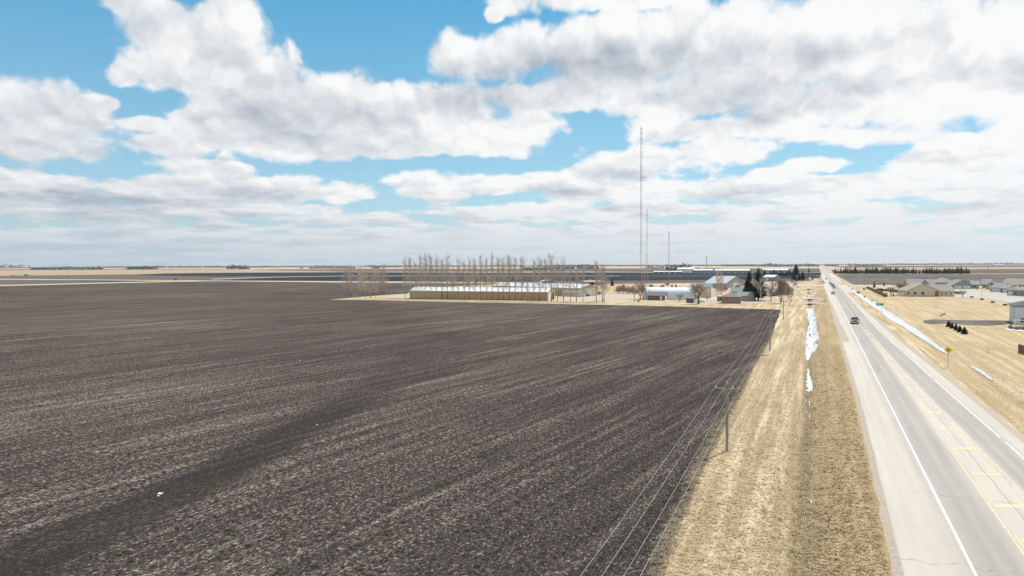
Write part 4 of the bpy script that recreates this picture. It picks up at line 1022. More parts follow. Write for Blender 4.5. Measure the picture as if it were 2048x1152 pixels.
quonset('long white arched steel shed in the middle of the farmyard', (1287.5,599.2), (1389,599.8), 6.2, 6.2, mat('quonset_end', (.55,.57,.6), .6, .06))
q_, W2 = quonset('arched hut with a dark open end behind the second long shed', (1112,577.5), (1139,575.5), 6.5, 6.2, M_WHITEW, True)
q_.rotation_euler.z += .55
# grey shed
b3 = Bld('garden_shed', 'dark grey shed with a white door in front of the white arched shed', (1296,600.3), (1330,600.8), 5.5, 'shed')
b3.walls(2.45, [M_GREYW], 'x', 4.1); b3.roof(2.45, 4.1, M_BRNROOF, 'x', .35); b3.patch('end_wall', 'r', 0, 5.5, 0, 2.4, M_WHITEW, .05)
b3.window('f', b3.W*.29, 1.3, 1.1, .6, M_CREAMT); b3.patch('door', 'f', b3.W*.70, b3.W*.82, .05, 2.05, M_DOORW, .04)
b4 = Bld('pump_shed', 'small plain dark grey shed left of the large spreading bare tree', (1372.3,605.3), (1387.5,605.9), 3.2, 'shed')
b4.walls(2.0, [M_GREYW]); b4.roof(2.0, 2.3, M_BRNROOF, 'x', .12); b4.patch('side_panel', 'r', .1, 3.1, 0, 1.9, M_WHITEW, .03)
# propane tank
p = P(1403,604.9); r = empty('propane_tank', p, frame((1372,605), (1388,605.6))[1], 'white propane tank lying beside the large spreading bare tree', 'tank')
mb = MB(); L_ = 1.7; pts = [(-L_, .0), (-L_+.12, .3), (-L_+.35, .45), (L_-.35, .45), (L_-.12, .3), (L_, 0)]
for (xa, ra), (xb, rb) in zip(pts, pts[1:]): mb.tube((xa, 0, .75), (xb, 0, .75), max(ra, .01), max(rb, .01), 14, cap=False)
mb.build('tank_body', mat('tank_paint', (.78,.79,.82), .35, .04), r, smooth=True)
mb = MB(); mb.tube((0, 0, 1.15), (0, 0, 1.4), .2, .18, 8); mb.build('valve_dome', M_STEEL, r)
for x in (-.9, .9): mb = MB(); mb.box(x-.1, x+.1, -.35, .35, 0, .42); mb.build('leg', M_CONC, r)
# cream farm building behind the arched shed
b5 = Bld('farm_building', 'cream farm building with a grey-green roof behind the large bare tree', (1401.5,595), (1422,595.3), 9, 'barn')
b5.walls(5.6, [M_CREAMS], 'x', 7.2); b5.roof(5.6, 7.2, M_GRNROOF, 'x', .3); b5.patch('end_wall', 'r', 0, 9, 0, 5.5, M_WHITEW, .05); b5.patch('door', 'r', 2, 3.2, 0, 2.2, M_DOORW, .09)
# brick hut
b6 = Bld('brick_hut', 'small square brick building with a brown hipped roof', (1443.3,606.8), (1481.5,607.3), 8.2, 'building')
b6.walls(2.9, [M_BRICK]); b6.roof(2.9, 4.9, M_BRNROOF, 'hip', .45); b6.patch('side_wall', 'r', 0, 8.2, 0, 2.85, M_TRIM, .03)
b6.patch('vent', 'f', b6.W*.24, b6.W*.27, 2.0, 2.3, M_DARK); b6.patch('vent', 'f', b6.W*.78, b6.W*.81, 2.0, 2.3, M_DARK)
mb = MB(); mb.box(b6.W*.5-.2, b6.W*.5+.2, 4, 4.4, 4.6, 5.4); mb.build('chimney', M_TRIM, b6.r)
b7 = Bld('porch', 'low white-roofed porch hut at the left side of the brick building', (1434,602), (1442,602.3), 3.5, 'hut'); b7.walls(2.2, [M_GREYW]); b7.roof(2.2, 2.4, M_WHITEW, 'flat', .3); b7.window('f', b7.W*.3, .8, .9, 1.0)
b8 = Bld('farm_office', 'low building with a long grey-green roof behind the brick hut', (1470,601.5), (1496,602.5), 8, 'building')
b8.walls(2.6, [M_MIDG], 'x', 4.2); b8.roof(2.6, 4.2, M_GRNROOF, 'x', .4); b8.window('f', b8.W*.4, .9, 1.0, 1.0)
b9 = Bld('farm_house', 'cream house with a green-grey roof left of the first big spruce', (1461,592), (1486,592.5), 8, 'house')
b9.walls(2.6, [M_CREAMS], 'x', 4.8); b9.roof(2.6, 4.8, M_GRNROOF, 'x', .4); mb = MB(); mb.box(b9.W*.55, b9.W*.62, 4, 4.6, 4.2, 5.4); mb.build('chimney', M_BRICK, b9.r)
b9.window('f', b9.W*.2, .9, 1.0, 1.0); b9.window('f', b9.W*.7, .9, 1.0, 1.0)
b10 = Bld('barn', 'big blue-grey gabled barn behind the farm houses', (1451,577), (1489,573), 16, 'barn')
b10.walls(3.6, [M_MIDG], 'y', 8.6); b10.roof(3.6, 8.6, mat('blue_grey_roof', (.36,.40,.46), .5, .06, .5, ribs=(1, 1)), 'y', .4); b10.patch('door', 'f', b10.W*.4, b10.W*.6, 0, 3.4, M_DOORW)
b11 = Bld('machine_shed', 'white-roofed machine shed between the spruces', (1526,562), (1548,562.4), 12, 'shed'); b11.walls(4.2, [M_MIDG], 'x', 6.4); b11.roof(4.2, 6.4, M_WROOF, 'x', .4); b11.patch('door', 'f', b11.W*.2, b11.W*.5, 0, 3.2, M_DOORW)
b12 = Bld('house', 'small pale house glimpsed behind the twiggy bare tree', (1556,590), (1576,590.6), 7, 'house'); b12.walls(2.6, [M_MIDG], 'x', 4.6); b12.roof(2.6, 4.6, M_GREYROOF, 'x', .4); b12.window('f', b12.W*.5, .9, 1.0, 1.0)
b13 = Bld('garage', 'low grey garage behind the white-barked birch', (1527,592), (1548,592.6), 6, 'garage'); b13.walls(2.5, [M_GREYW], 'x', 3.9); b13.roof(2.5, 3.9, M_GREYROOF, 'x', .4); b13.patch('garage_door', 'f', b13.W*.2, b13.W*.8, 0, 2.1, M_DOORW)
b14 = Bld('container', 'small white container hut behind the second long shed', (1057,577), (1067,577.4), 3, 'container'); b14.walls(2.6, [M_WHITEW]); b14.roof(2.6, 2.8, M_TRIM, 'flat', .03); b14.patch('door', 'f', .6, 1.5, 0, 2.1, M_DOORW)
b15 = Bld('machine_shed', 'long low pale-roofed shed right of the poplar row beyond the yard', (1168,570.8), (1211,570.2), 9, 'shed'); b15.walls(3.0, [M_MIDG], 'x', 4.0); b15.roof(3.0, 4.0, M_GRAVEL, 'x', .3); b15.patch('doorway', 'f', b15.W*.3, b15.W*.45, 0, 2.6, M_DARK)
# far warehouses
FARB = [(1356.5,1389,545.4,7.2,9.8,40,'pale warehouse at the left of the far warehouse row',M_WHITEW,M_WROOF),(1388,1426.5,546.2,5.2,7.6,44,'teal-grey walled far warehouse in front of the cell tower',M_TEALW,M_WROOF),(1431,1501,546,4.6,7.4,44,'longest teal-grey far warehouse, right of the cell tower',M_TEALW,M_WROOF),
        (1527,1579,545,4.6,7.0,44,'far warehouse behind the windbreak spruces',M_TEALW,M_WROOF),(1308,1363.5,546.2,2.2,3.6,12,'long low white roofed shelter left of the far warehouses',M_DARK,M_WROOF),(1989,2009.5,531.4,1.7,2.4,60,'white shed on the far right horizon',M_WHITEW,M_WROOF),
        (1306,1319,537,2.2,3.2,30,'grey-roofed far farm building among trees left of the dark woods',M_MIDG,M_GREYROOF),(600,612,537.6,1.6,2.4,30,'tiny white farm building far off on the left horizon',M_WHITEW,M_WROOF),(702,718,535.6,1.2,2,50,'white far sheds above the left poplar clump',M_WHITEW,M_WROOF)]
for (x0, x1, yb, he, hr, D, l_, wm, rm) in FARB:
    q = Bld('warehouse', l_, (x0, yb), (x1, yb-.05), D, 'warehouse'); k = mpp(q.a); q.walls(he*k, [wm], 'x', hr*k); q.roof(he*k, hr*k, rm, 'x', .5, th=.5)
    if x0 > 1300 and x0 < 1600: [q.patch('garage_door', 'f', q.W*t, q.W*(t+.05), 0, 2.0*k, M_DOORW, .15) for t in (.15, .35, .55, .75)]
p = P(33,536); tag(empty('grain_silo', p, 0), 'pale grain silo on the far left horizon', 'silo'); r = C.objects[-1]; k = mpp(p)
mb = MB(); mb.tube((0, 0, 0), (0, 0, 3.6*k), 1.1*k*.5, 1.1*k*.5, 12); mb.build('silo_wall', M_WHITEW, r); mb = MB(); mb.tube((0, 0, 3.6*k), (0, 0, 4.6*k), 1.2*k*.5, .1, 12); mb.build('silo_roof', M_STEEL, r)

# houses on the right
h1 = Bld('house', 'long cream house with a wide front gable, standing on the lawn', (1813,592.8), (1910.5,593.2), 13, 'house')
k = mpp(h1.a); W = h1.W; xg = W*.67
h1.walls(3.15, [M_CREAMS], 'y', 6.9, 0, xg); h1.walls(2.98, [M_CREAMS], 'x', 6.2, xg-.4, W, 1.2, 12)
h1.roof(3.15, 6.9, M_TANROOF, 'y', .5, 0, xg); h1.roof(2.98, 6.2, M_TANROOF, 'x', .4, xg-7.5, W, 1.2, 12)
for u in (.10, .235, .395): h1.window('f', W*(u-.06), 1.0, 1.5 if u > .11 else .9, 1.5)
h1.patch('porch_opening', 'f', W*.585, W*.66, .05, 2.9, mat('porch_shade', (.22,.16,.10), .9), .03)
for u in (.75, .83, .93): h1.window('f', W*u, 1.2, .9, .9, base=1.2)
h1.patch('foundation', 'f', 0, xg, -.02, .22, M_CONC, .03)
mb = MB(); mb.tube((2.6, 4, 4.5), (2.6, 4, 5.7), .12, .12, 6); mb.build('vent_pipe', M_STEEL, h1.r)
def suburban(name, label, A, B, D, he, hr, kind, wm, rm, doors=(), wins=(), group='houses in the street at right'):
    q = Bld(name, label, A, B, D, 'house', group)
    q.walls(he, [wm], kind if kind in 'xy' else None, hr); q.roof(he, hr, rm, kind, .5)
    for a, b_ in doors: q.patch('garage_door', 'f', q.W*a, q.W*b_, .05, 2.25, M_DOORW)
    for u in wins: q.window('f', q.W*u, .95, 1.1, 1.2)
    mb = MB(); mb.box(q.W*.6, q.W*.6+.6, D*.5, D*.5+.6, hr-1, hr+.5); mb.build('chimney', M_BRICK, q.r)
    return q
suburban('house', 'blue-grey house with a pale grey roof directly behind the cream house', (1815,577.5), (1869,578), 14, 3.0, 6.6, 'x', M_BLUES, M_GREYROOF, (), (.2, .7))
suburban('house', 'blue-grey gable rising behind the ridge of the cream house', (1838,578.8), (1860,579), 8, 3.4, 6.4, 'y', M_BLUES, M_GREYROOF, (), (.5,))
suburban('house', 'house with twin white garage doors under two grey gables', (1907,578), (1943,578.2), 14, 3.0, 6.4, 'y', M_MIDG, M_GREYROOF, ((.06,.46),(.53,.93)), ())
suburban('house', 'wide grey hipped-roof house left of the twin garages', (1872,573), (1912,573.2), 16, 3.0, 6.8, 'hip', M_MIDG, M_GREYROOF, (), (.3,.6))
suburban('house', 'grey-roofed house wing right of the twin garages', (1942,577), (1958,577.2), 12, 2.8, 5.4, 'x', M_MIDG, M_GREYROOF, (), (.5,))
suburban('house', 'tan-roofed house at the end of the concrete street', (1963,576.5), (1982,576.8), 14, 2.9, 6.4, 'x', M_CREAMS, M_GREYROOF, (), (.3,.7))
suburban('house', 'grey gabled house front facing the right street', (1973,578.6), (1994,579), 12, 2.8, 5.2, 'y', M_MIDG, M_GREYROOF, ((.2,.8),), ())
suburban('house', 'white-sided house with a garage facing the right street', (1982,584), (2002,584.6), 12, 2.9, 5.4, 'x', M_WHITEW, M_GREYROOF, ((.15,.75),), ())
suburban('house', 'long grey-roofed house at the upper right edge of the street', (2002,577), (2075,579), 14, 3.0, 7.0, 'x', M_MIDG, M_TANROOF, (), (.2,.4,.6))
suburban('house', 'brown house with a dark entrance in the right street row', (2001,585.5), (2016,586), 10, 2.7, 4.8, 'x', mat('brown_siding', (.20,.165,.13), .8, .1), M_GREYROOF, ((.3,.8),), ())
suburban('house', 'tan-roofed house behind the street tree at right', (2014,590.6), (2036,591.4), 10, 2.9, 5.4, 'hip', M_MIDG, M_TANROOF, ((.1,.5),), (.7,))
suburban('house', 'blue-grey house at the right picture edge above the white house', (2035,591.5), (2080,593), 10, 2.9, 5.4, 'hip', M_BLUES, M_GREYROOF, ((.4,.7),), (.2,))
# white two-storey house on the right edge
h2 = Bld('house', 'white two-storey house with a dark hipped roof at the right edge', (2031.5,648), (2134,651.2), 12, 'house')
W = h2.W; he = 5.2; HH = (h2.a.z, )
h2.walls(he, [M_WHITEW]); h2.roof(he, 7.6, mat('charcoal_shingles', (.115,.115,.12), .95, .15, 3), 'hip', .5)
h2.window('f', 2.3, 3.3, .9, .7); h2.window('f', 1.9, .5, 1.6, 1.3); h2.window('f', 5.2, 3.3, 1.2, 1.2)
for (u, z, w_, h_) in ((2.2, 3.7, .9, .5), (5.0, 3.9, .8, .5), (2.2, 1.6, 1.0, 1.9), (5.2, 2.0, 1.1, 1.5)): h2.window('l', u, z, w_, h_)
h2.patch('corner_board', 'f', -.03, .12, 0, he, M_TRIM, .03)
# white vinyl fence, brown fence, deck
def fence_line(label, A, B, h, m, pm, npost, name='fence', th=.05):
    a, rz, W = frame(A, B); r = empty(name, a, rz, label, 'fence'); mb = MB(); mb.box(0, W, -th/2, th/2, .05, h); mb.build('fence_panel', m, r)
    for i in range(npost):
        x = W*i/(npost-1); mb = MB(); mb.box(x-.07, x+.07, -.07-th/2, .07+th/2, 0, h+.12); mb.build('post', pm, r)
    mb = MB(); mb.box(-.05, W+.05, -th/2-.03, th/2+.03, h+.002, h+.06); mb.build('top_rail', pm, r)
fence_line('white vinyl fence panel left of the cream house', (1794,592), (1809,592.5), 1.7, M_TRIM, M_TRIM, 4)
fence_line('brown board fence at the right edge of the picture', (2037.5,706), (2075,716), 1.7, M_BROWNF, M_BROWNF, 4)
# concrete street and drives
poly('street', [(1912,595.3),(1911,591),(1930,588),(1925,581),(1944,579),(1962,580),(1975,585),(2000,590),(2048,596),(2120,604),(2120,620),(2048,609),(2012,605),(1985,599),(1960,596.5),(1935,595.8)], M_CONC, .06)
poly('driveway', [(1905,578.3),(1943,578.3),(1945,581),(1925,583.5),(1906,581)], M_CONC, .085)
poly('driveway', [(1970,579.5),(1996,579.2),(2003,585),(2018,587.5),(2016,592),(2000,590.5),(1975,585.5)], M_CONC, .085)
poly('driveway', [(2014,592),(2030,592.5),(2060,596),(2060,598),(2030,594.5)], M_CONC, .085)
poly('tilled_plot', [(1846,641.5),(1868,638.5),(1935,640.5),(2026,641.5),(2031,648),(1975,651.5),(1930,650),(1900,647),(1862,648.5),(1848,646)], M_GREYSOIL, .05)
poly('concrete_strip', [(1868,638.6),(1900,639),(1961,640.5),(1961,641.4),(1900,640.2),(1868,639.2)], M_CONC, .09)
poly('tilled_plot', [(1880,637),(1900,633),(1950,634),(1980,637.5),(1950,638.5)], M_LAWN, .04)
poly('tilled_plot', [(1768,578),(1800,578),(1813,581),(1813,585),(1790,585.5),(1770,582)], M_GREYSOIL, .05)

# ---------------------------------------------------------------- vehicles
def paint(name, col): return mat(name, col, .25, .04, spec=.6)
M_TIRE = mat('tyre_rubber', (.03,.03,.03), .9, .1); M_RIM = mat('wheel_rim', (.35,.36,.38), .4, .05, metal=.5); M_LAMP = mat('lamp_glass', (.80,.82,.85), .15, .02, spec=.8); M_TAIL = mat('tail_lamp', (.35,.02,.02), .3, .05)
M_CGL = mat('car_glass', (.03,.04,.05), .08, .05, spec=.8); M_PLAS = mat('black_plastic', (.04,.04,.045), .6, .1); M_CHROME = mat('chrome', (.62,.64,.66), .25, .02, metal=.7)
def vehicle(kind, pm, p, rz, label, group=None, cat=None):
    """faces +Y before turning; profile polygons are (y, z)"""
    L, W, Ht, hood = {'pickup': (5.7, 2.0, 1.92, 1.18), 'suv': (4.7, 1.88, 1.72, 1.05), 'car': (4.6, 1.82, 1.45, .92), 'van': (5.0, 1.95, 1.85, 1.15)}[kind]
    r = empty({'pickup': 'pickup_truck', 'suv': 'suv', 'car': 'car', 'van': 'minivan'}[kind], p, rz, label, cat or {'pickup': 'pickup truck', 'suv': 'SUV', 'car': 'car', 'van': 'van'}[kind], group)
    f, b_ = L/2, -L/2; w = W/2
    back = hood+.02 if kind != 'suv' and kind != 'van' else hood
    mb = MB(); mb.prism([(f-.02, .42), (f, .65), (f-.08, hood-.16), (f-.35, hood-.04), (f-1.35, hood+.03), (b_+.1, back), (b_, back-.2), (b_+.02, .45), (b_+.3, .34), (f-.25, .34)], 'x', -w, w)
    mb.build('body', pm, r, bevel=.07)
    ca = {'pickup': (f-1.45, f-2.2, -.55, -.9), 'suv': (f-1.15, f-1.95, b_+.55, b_+.12), 'car': (f-1.25, f-2.0, b_+1.35, b_+.55), 'van': (f-.85, f-1.75, b_+.4, b_+.08)}[kind]
    y0, y1, y2, y3 = ca; zt = Ht-.06; wi = w-.24
    mb = MB(); mb.add([(-w+.06, y0, hood), (w-.06, y0, hood), (w-.06, y3, hood), (-w+.06, y3, hood), (-wi, y1, zt), (wi, y1, zt), (wi, y2, zt), (-wi, y2, zt)], [(0, 1, 2, 3), (7, 6, 5, 4), (0, 4, 5, 1), (1, 5, 6, 2), (2, 6, 7, 3), (3, 7, 4, 0)])
    mb.build('window', M_CGL, r)
    mb = MB(); mb.add([(-wi-.02, y1+.08, zt-.005), (wi+.02, y1+.08, zt-.005), (wi+.02, y2-.06, zt-.005), (-wi-.02, y2-.06, zt-.005), (-wi+.05, y1-.05, Ht), (wi-.05, y1-.05, Ht), (wi-.05, y2+.05, Ht), (-wi+.05, y2+.05, Ht)], [(0, 3, 2, 1), (4, 5, 6, 7), (0, 1, 5, 4), (1, 2, 6, 5), (2, 3, 7, 6), (3, 0, 4, 7)])
    for sx in (-1, 1):
        mb.tube((sx*(w-.05), y0, hood), (sx*(wi), y1+.02, zt), .045, .045, 5); mb.tube((sx*(w-.05), (y0+y3)/2-.1, hood), (sx*wi, (y1+y2)/2-.1, zt), .05, .05, 5); mb.tube((sx*(w-.05), y3, hood), (sx*wi, y2, zt), .06, .06, 5)
    mb.build('cab_roof', pm, r)
    if kind == 'pickup':
        mb = MB(); mb.box(-w+.16, w-.16, b_+.14, y3-.12, back+.004, back+.03); mb.build('cargo_bed', M_PLAS, r)
    for sx in (-1, 1):
        for yy_ in (f-.95, b_+1.05):
            R_ = .40 if kind == 'pickup' else .34
            mb = MB(); mb.tube((sx*(w-.20), yy_, R_), (sx*(w+.025), yy_, R_), R_, R_, 18); wh = mb.build('wheel', M_TIRE, r)
            mb = MB(); mb.tube((sx*(w+.026), yy_, R_), (sx*(w+.04), yy_, R_), R_*.6, R_*.55, 12); mb.build('rim', M_RIM, wh)
        mb = MB(); mb.box(sx*(w-.48) if sx > 0 else -w+.06, (w-.06) if sx > 0 else -(w-.48), f-.14, f+.02, hood-.42, hood-.20); mb.build('headlight', M_LAMP, r, bevel=.02)
        mb = MB(); mb.box(sx*w-.16 if sx > 0 else -w+.02, w-.02 if sx > 0 else -w+.16, b_-.015, b_+.08, hood-.42, hood-.08); mb.build('tail_light', M_TAIL, r)
        mb = MB(); mb.box(min(sx*(w-.02), sx*(w+.2)), max(sx*(w-.02), sx*(w+.2)), y0-.28, y0-.12, hood+.04, hood+.24); mb.build('mirror', M_PLAS, r)
    mb = MB(); mb.box(-w+.52, w-.52, f-.12, f+.03, hood-.50, hood-.18); mb.build('grille', M_PLAS, r)
    mb = MB(); mb.box(-w+.04, w-.04, f-.15, f+.07, .40, .60); mb.build('bumper', M_CHROME if kind == 'pickup' else M_PLAS, r, bevel=.03)
    mb = MB(); mb.box(-.26, .26, f+.072, f+.085, .43, .57); mb.build('number_plate', M_TRIM, r)
    return r
def on_road(px, py): q = flat(px, py, RZ+.02); return q
PT = paint('dark_green_paint', (.03,.06,.06)); PS = paint('silver_paint', (.42,.44,.46)); PW = paint('white_paint', (.72,.73,.74)); PK_ = paint('black_paint', (.025,.027,.03)); PR = paint('red_paint', (.22,.035,.035)); PB = paint('blue_paint', (.05,.09,.14)); PTL = paint('teal_paint', (.03,.14,.15))
TO, AWAY = pi, 0.0
vehicle('pickup', paint('grey_green_paint', (.12,.14,.14)), on_road(1709.5,646.5), TO, 'dark pickup truck driving towards the camera, nearest vehicle on the highway')
CARS = [('suv', PS, 1666.2,588.8, TO, 'silver SUV in the left lane, second nearest vehicle on the highway'),('car', PTL, 1668.3,576.6, TO, 'teal car, nearest in the close queue of four on the highway'),('suv', PK_, 1666.0,573.4, TO, 'black SUV right behind the teal car in the queue'),
        ('car', PS, 1663.6,571.2, TO, 'grey car, third of the close queue of four'),('suv', PR, 1660.4,568.6, TO, 'dark red SUV, farthest of the close queue of four'),('car', PW, 1648.6,567.0, AWAY, 'white car in the left pair driving beyond the queue'),('suv', PS, 1645.6,564.8, AWAY, 'grey SUV just ahead of the white car'),
        ('car', PB, 1652.4,558.6, TO, 'dark blue car alone on the highway past the crossing'),('car', PK_, 1643.6,546.8, TO, 'black car nearest in the far group of three'),('suv', PK_, 1642.8,544.2, TO, 'dark SUV in the middle of the far group of three'),('car', PB, 1642.0,541.4, TO, 'dark car farthest in the far group of three')]
for k_, pm, x, y, h_, l_ in CARS: vehicle(k_, pm, on_road(x, y), h_, l_, 'vehicles on the highway')
pk = [('car', PK_, 1172,592.5, 1.0, 'black car parked by the end of the second long shed'),('suv', PW, 1183,590.5, .6, 'white SUV parked right of the black car by the long shed'),('suv', PR, 1035,573.5, 1.4, 'dark red vehicle parked behind the second long shed'),('van', PK_, 1085,573, 1.4, 'dark van parked left of the arched hut'),
      ('suv', PR, 1533,578, .3, 'dark red SUV parked behind the birch'),('car', PK_, 1524,584, 1.3, 'dark car parked beside the tall spruce'),('car', PR, 1913,588, .8, 'red car parked on the drive right of the cream house'),('car', PW, 1526,556.5, 1.2, 'white car beside the machine shed'),('van', PW, 1504,588, 1.0, 'white van glimpsed between the big spruces')]
for k_, pm, x, y, h_, l_ in pk: vehicle(k_, pm, flat(x, y, .05), h_, l_)
vehicle('pickup', PR, flat(351,560.6, .12), 1.2, 'red and white pickup on the dirt road far left').scale = (1.3, 1.3, 1.3)
# tanks and trailers at the far left farm site
M_GREENT = mat('green_tank', (.05,.42,.30), .5, .06)
for i, x in enumerate((49.5, 54.5)):
    p = P(x, 552); k = mpp(p); r = empty('storage_tank', p, 0, f'green storage tank on the far left plain, {("left","right")[i]} of two', 'tank', 'green tanks on the plain')
    mb = MB(); mb.tube((0, 0, 0), (0, 0, 3.2*k), 2.1*k, 2.1*k, 18); mb.build('tank_wall', M_GREENT, r, smooth=False); mb = MB(); mb.tube((0, 0, 3.2*k), (0, 0, 4.2*k), 2.15*k, .3, 18); mb.build('tank_roof', M_GREENT, r)
for i, (x, w_, m_) in enumerate([(17,5,PW),(24.5,2.5,M_DARK),(31,5,PS),(38,4,PW),(42.5,4.5,M_CREAMS),(63,6,PS),(72,3,paint('yellow_paint', (.55,.42,.06)))]):
    p = P(x, 552.5); k = mpp(p); r = empty('farm_trailer', p, YAW*.0+R(10), f'boxy farm trailer beside the green tanks, {ordn(i+1)} from the left', 'trailer', 'trailers beside the green tanks')
    mb = MB(); mb.box(-w_*k/2, w_*k/2, -1.2, 1.2, .8, 1.9*k); mb.build('trailer_body', m_, r, bevel=.1)
    for sx in (-.3, .3): mb = MB(); mb.tube((sx*w_*k, -1.25, .5), (sx*w_*k, -.9, .5), .5, .5, 10); mb.build('wheel', M_TIRE, r)

# ---------------------------------------------------------------- signs and small things
M_GREEN = mat('sign_green', (.0,.36,.24), .5, .03); M_YEL = mat('sign_yellow', (.92,.58,.03), .5, .04); M_BLK = mat('sign_black', (.01,.01,.01), .6, .02); M_SBL = mat('sign_blue', (.16,.30,.46), .6, .05); M_BACK = mat('sign_back_aluminium', (.42,.45,.50), .5, .06)
def sign(b_, top, bot, x0, x1, face_m, label, posts=1, name='road_sign', legend=None, h_off=0.0):
    p = P(*b_); k = mpp(p); r = empty(name, p, YAW*1.0, label, 'road sign')
    zt, zb = (b_[1]-top)*k, (b_[1]-bot)*k; xa, xb = (x0-b_[0])*k, (x1-b_[0])*k
    mb = MB(); mb.box(xa, xb, -.03, .03, zb, zt); s_ = mb.build('sign_face', face_m, r, bevel=.02)
    for i in range(posts):
        x = (xa+xb)/2 if posts == 1 else xa+(xb-xa)*(.25+.5*i); mb = MB(); mb.tube((x, .08, -.2), (x, .08, zt-.05), .045, .045, 6); mb.build('post', M_STEEL, r)
    return r, xa, xb, zb, zt
r, xa, xb, zb, zt = sign((1759,628), 606.3, 611.2, 1752, 1766.3, M_GREEN, 'wide green highway guide sign with pale lettering, on two posts', 2)
mb = MB(); hh = zt-zb
def glyph(mb, x, z, h, pat, y=-.036):                            # letters made of small bars on a 3x5 grid
    u = h/5
    for j, row in enumerate(pat):
        for i, c in enumerate(row):
            if c == '#': mb.box(x+i*u, x+i*u+u*.98, y-.004, y+.002, z+h-(j+1)*u, z+h-(j)*u-.001)
def text_obj(txt, parent, size, x, z, y=-.045, m=None, name='lettering', align='LEFT'):
    cu = bpy.data.curves.new(name, 'FONT'); cu.body = txt; cu.size = size; cu.extrude = .004; cu.align_x = align; cu.resolution_u = 2
    o = bpy.data.objects.new(name, cu); C.objects.link(o); bpy.context.view_layer.update()
    me = bpy.data.meshes.new_from_object(o.evaluated_get(bpy.context.evaluated_depsgraph_get())); bpy.data.objects.remove(o)
    o = bpy.data.objects.new(name, me); C.objects.link(o); me.materials.clear(); me.materials.append(m or M_TRIM); o.parent = parent; o.location = (x, y, z); o.rotation_euler = (pi/2, 0, 0)
    return o
text_obj('1', r, hh*.85, xb-(xb-xa)*.17, zb+hh*.2)
for (u, w_) in ((.08, .08), (.20, .06), (.29, .07), (.40, .05), (.48, .07)):   # the word itself is too small to read in the photo: strokes only
    mb.box(xa+(xb-xa)*u, xa+(xb-xa)*(u+w_), -.040, -.034, zb+hh*.34, zb+hh*(.66 if w_ > .065 else .58))
mb.box(xa+(xb-xa)*.03, xb-(xb-xa)*.03, -.038, -.034, zt-hh*.09, zt-hh*.05); mb.box(xa+(xb-xa)*.03, xb-(xb-xa)*.03, -.038, -.034, zb+hh*.05, zb+hh*.09)
mb.build('lettering', M_TRIM, r)
r, xa, xb, zb, zt = sign((1716.5,592), 582.8, 587.0, 1713.2, 1720.2, M_GREEN, 'square green highway sign farther up beside the snowy ditch', 2)
mb = MB(); hh = zt-zb; mb.box(xa+.12*(xb-xa), xa+.5*(xb-xa), -.04, -.034, zb+hh*.55, zb+hh*.72); mb.box(xa+.5*(xb-xa), xa+.85*(xb-xa), -.04, -.034, zb+hh*.22, zb+hh*.38); mb.build('lettering', M_TRIM, r)
sign((1728.7,599.5), 592, 595.5, 1727.3, 1730.3, M_SBL, 'small blue sign on a thin post in the snowy ditch', 1)
sign((1743,613.5), 600, 602, 1740.3, 1746.5, M_BACK, 'small grey sign between the two green signs', 1)
sign((1763.2,629), 619.5, 620.8, 1762.2, 1764.2, M_BACK, 'tiny grey marker behind the wide green sign', 1)
sign((1703.6,581), 576.5, 580, 1702.7, 1705, M_SBL, 'tiny blue-grey sign at the top of the snowy ditch', 1)
sign((1696.3,575), 571.5, 574, 1695.2, 1697.4, M_BACK, 'tiny pale sign by the side road corner', 1)
sign((1648.4,609), 598.5, 600, 1646.5, 1650.3, M_BACK, 'grey crossed-blade sign by the farm lanes left of the highway', 1)
sign((1590,577), 563.6, 571.3, 1587, 1593.2, mat('pale_blue_board', (.36,.46,.55), .6, .05), 'pale blue roadside board left of the highway ditch', 2, 'roadside_board')
sign((1583.8,576), 558.5, 565.5, 1581, 1586.3, mat('teal_board', (.18,.30,.36), .6, .08), 'dark blue board behind the power poles', 2, 'roadside_board')
sign((1596.6,580), 572.3, 575, 1595.2, 1598.2, M_YEL, 'tiny yellow sign right of the pale blue board', 1)
# yellow diamond with two arrows
b_ = (1896,736); p = P(*b_); k = mpp(p); r = empty('warning_sign', p, YAW*.9, 'yellow diamond two-way traffic sign with black arrows on a post', 'road sign')
zc = (b_[1]-699.8)*k; h_ = 7.1*k*1.0
mb = MB(); mb.prism([(0, zc-h_), (h_, zc), (0, zc+h_), (-h_, zc)], 'y', -.03, 0); mb.build('sign_face', M_YEL, r, bevel=.015)
mb = MB(); mb.prism([(0, zc-h_*.93), (h_*.93, zc), (0, zc+h_*.93), (-h_*.93, zc)], 'y', -.034, -.031)
mb.build('border', M_BLK, r); mb = MB(); mb.prism([(0, zc-h_*.88), (h_*.88, zc), (0, zc+h_*.88), (-h_*.88, zc)], 'y', -.037, -.0345); mb.build('inner_face', M_YEL, r)
for sx, up_ in ((-.19, -1), (.19, 1)):
    mb = MB(); x = sx*h_*1.05; s_ = h_*.47*up_; w_ = h_*.075; hd = h_*.17
    pl = [(x-w_, zc-s_), (x+w_, zc-s_), (x+w_, zc+s_*.35), (x+hd, zc+s_*.35), (x, zc+s_*1.05), (x-hd, zc+s_*.35), (x-w_, zc+s_*.35)]
    mb.prism(pl, 'y', -.043, -.0375); mb.build('arrow', M_BLK, r)
mb = MB(); mb.box(-.035, .035, .003, .05, -.3, zc+h_*.6); mb.build('post', M_STEEL, r)
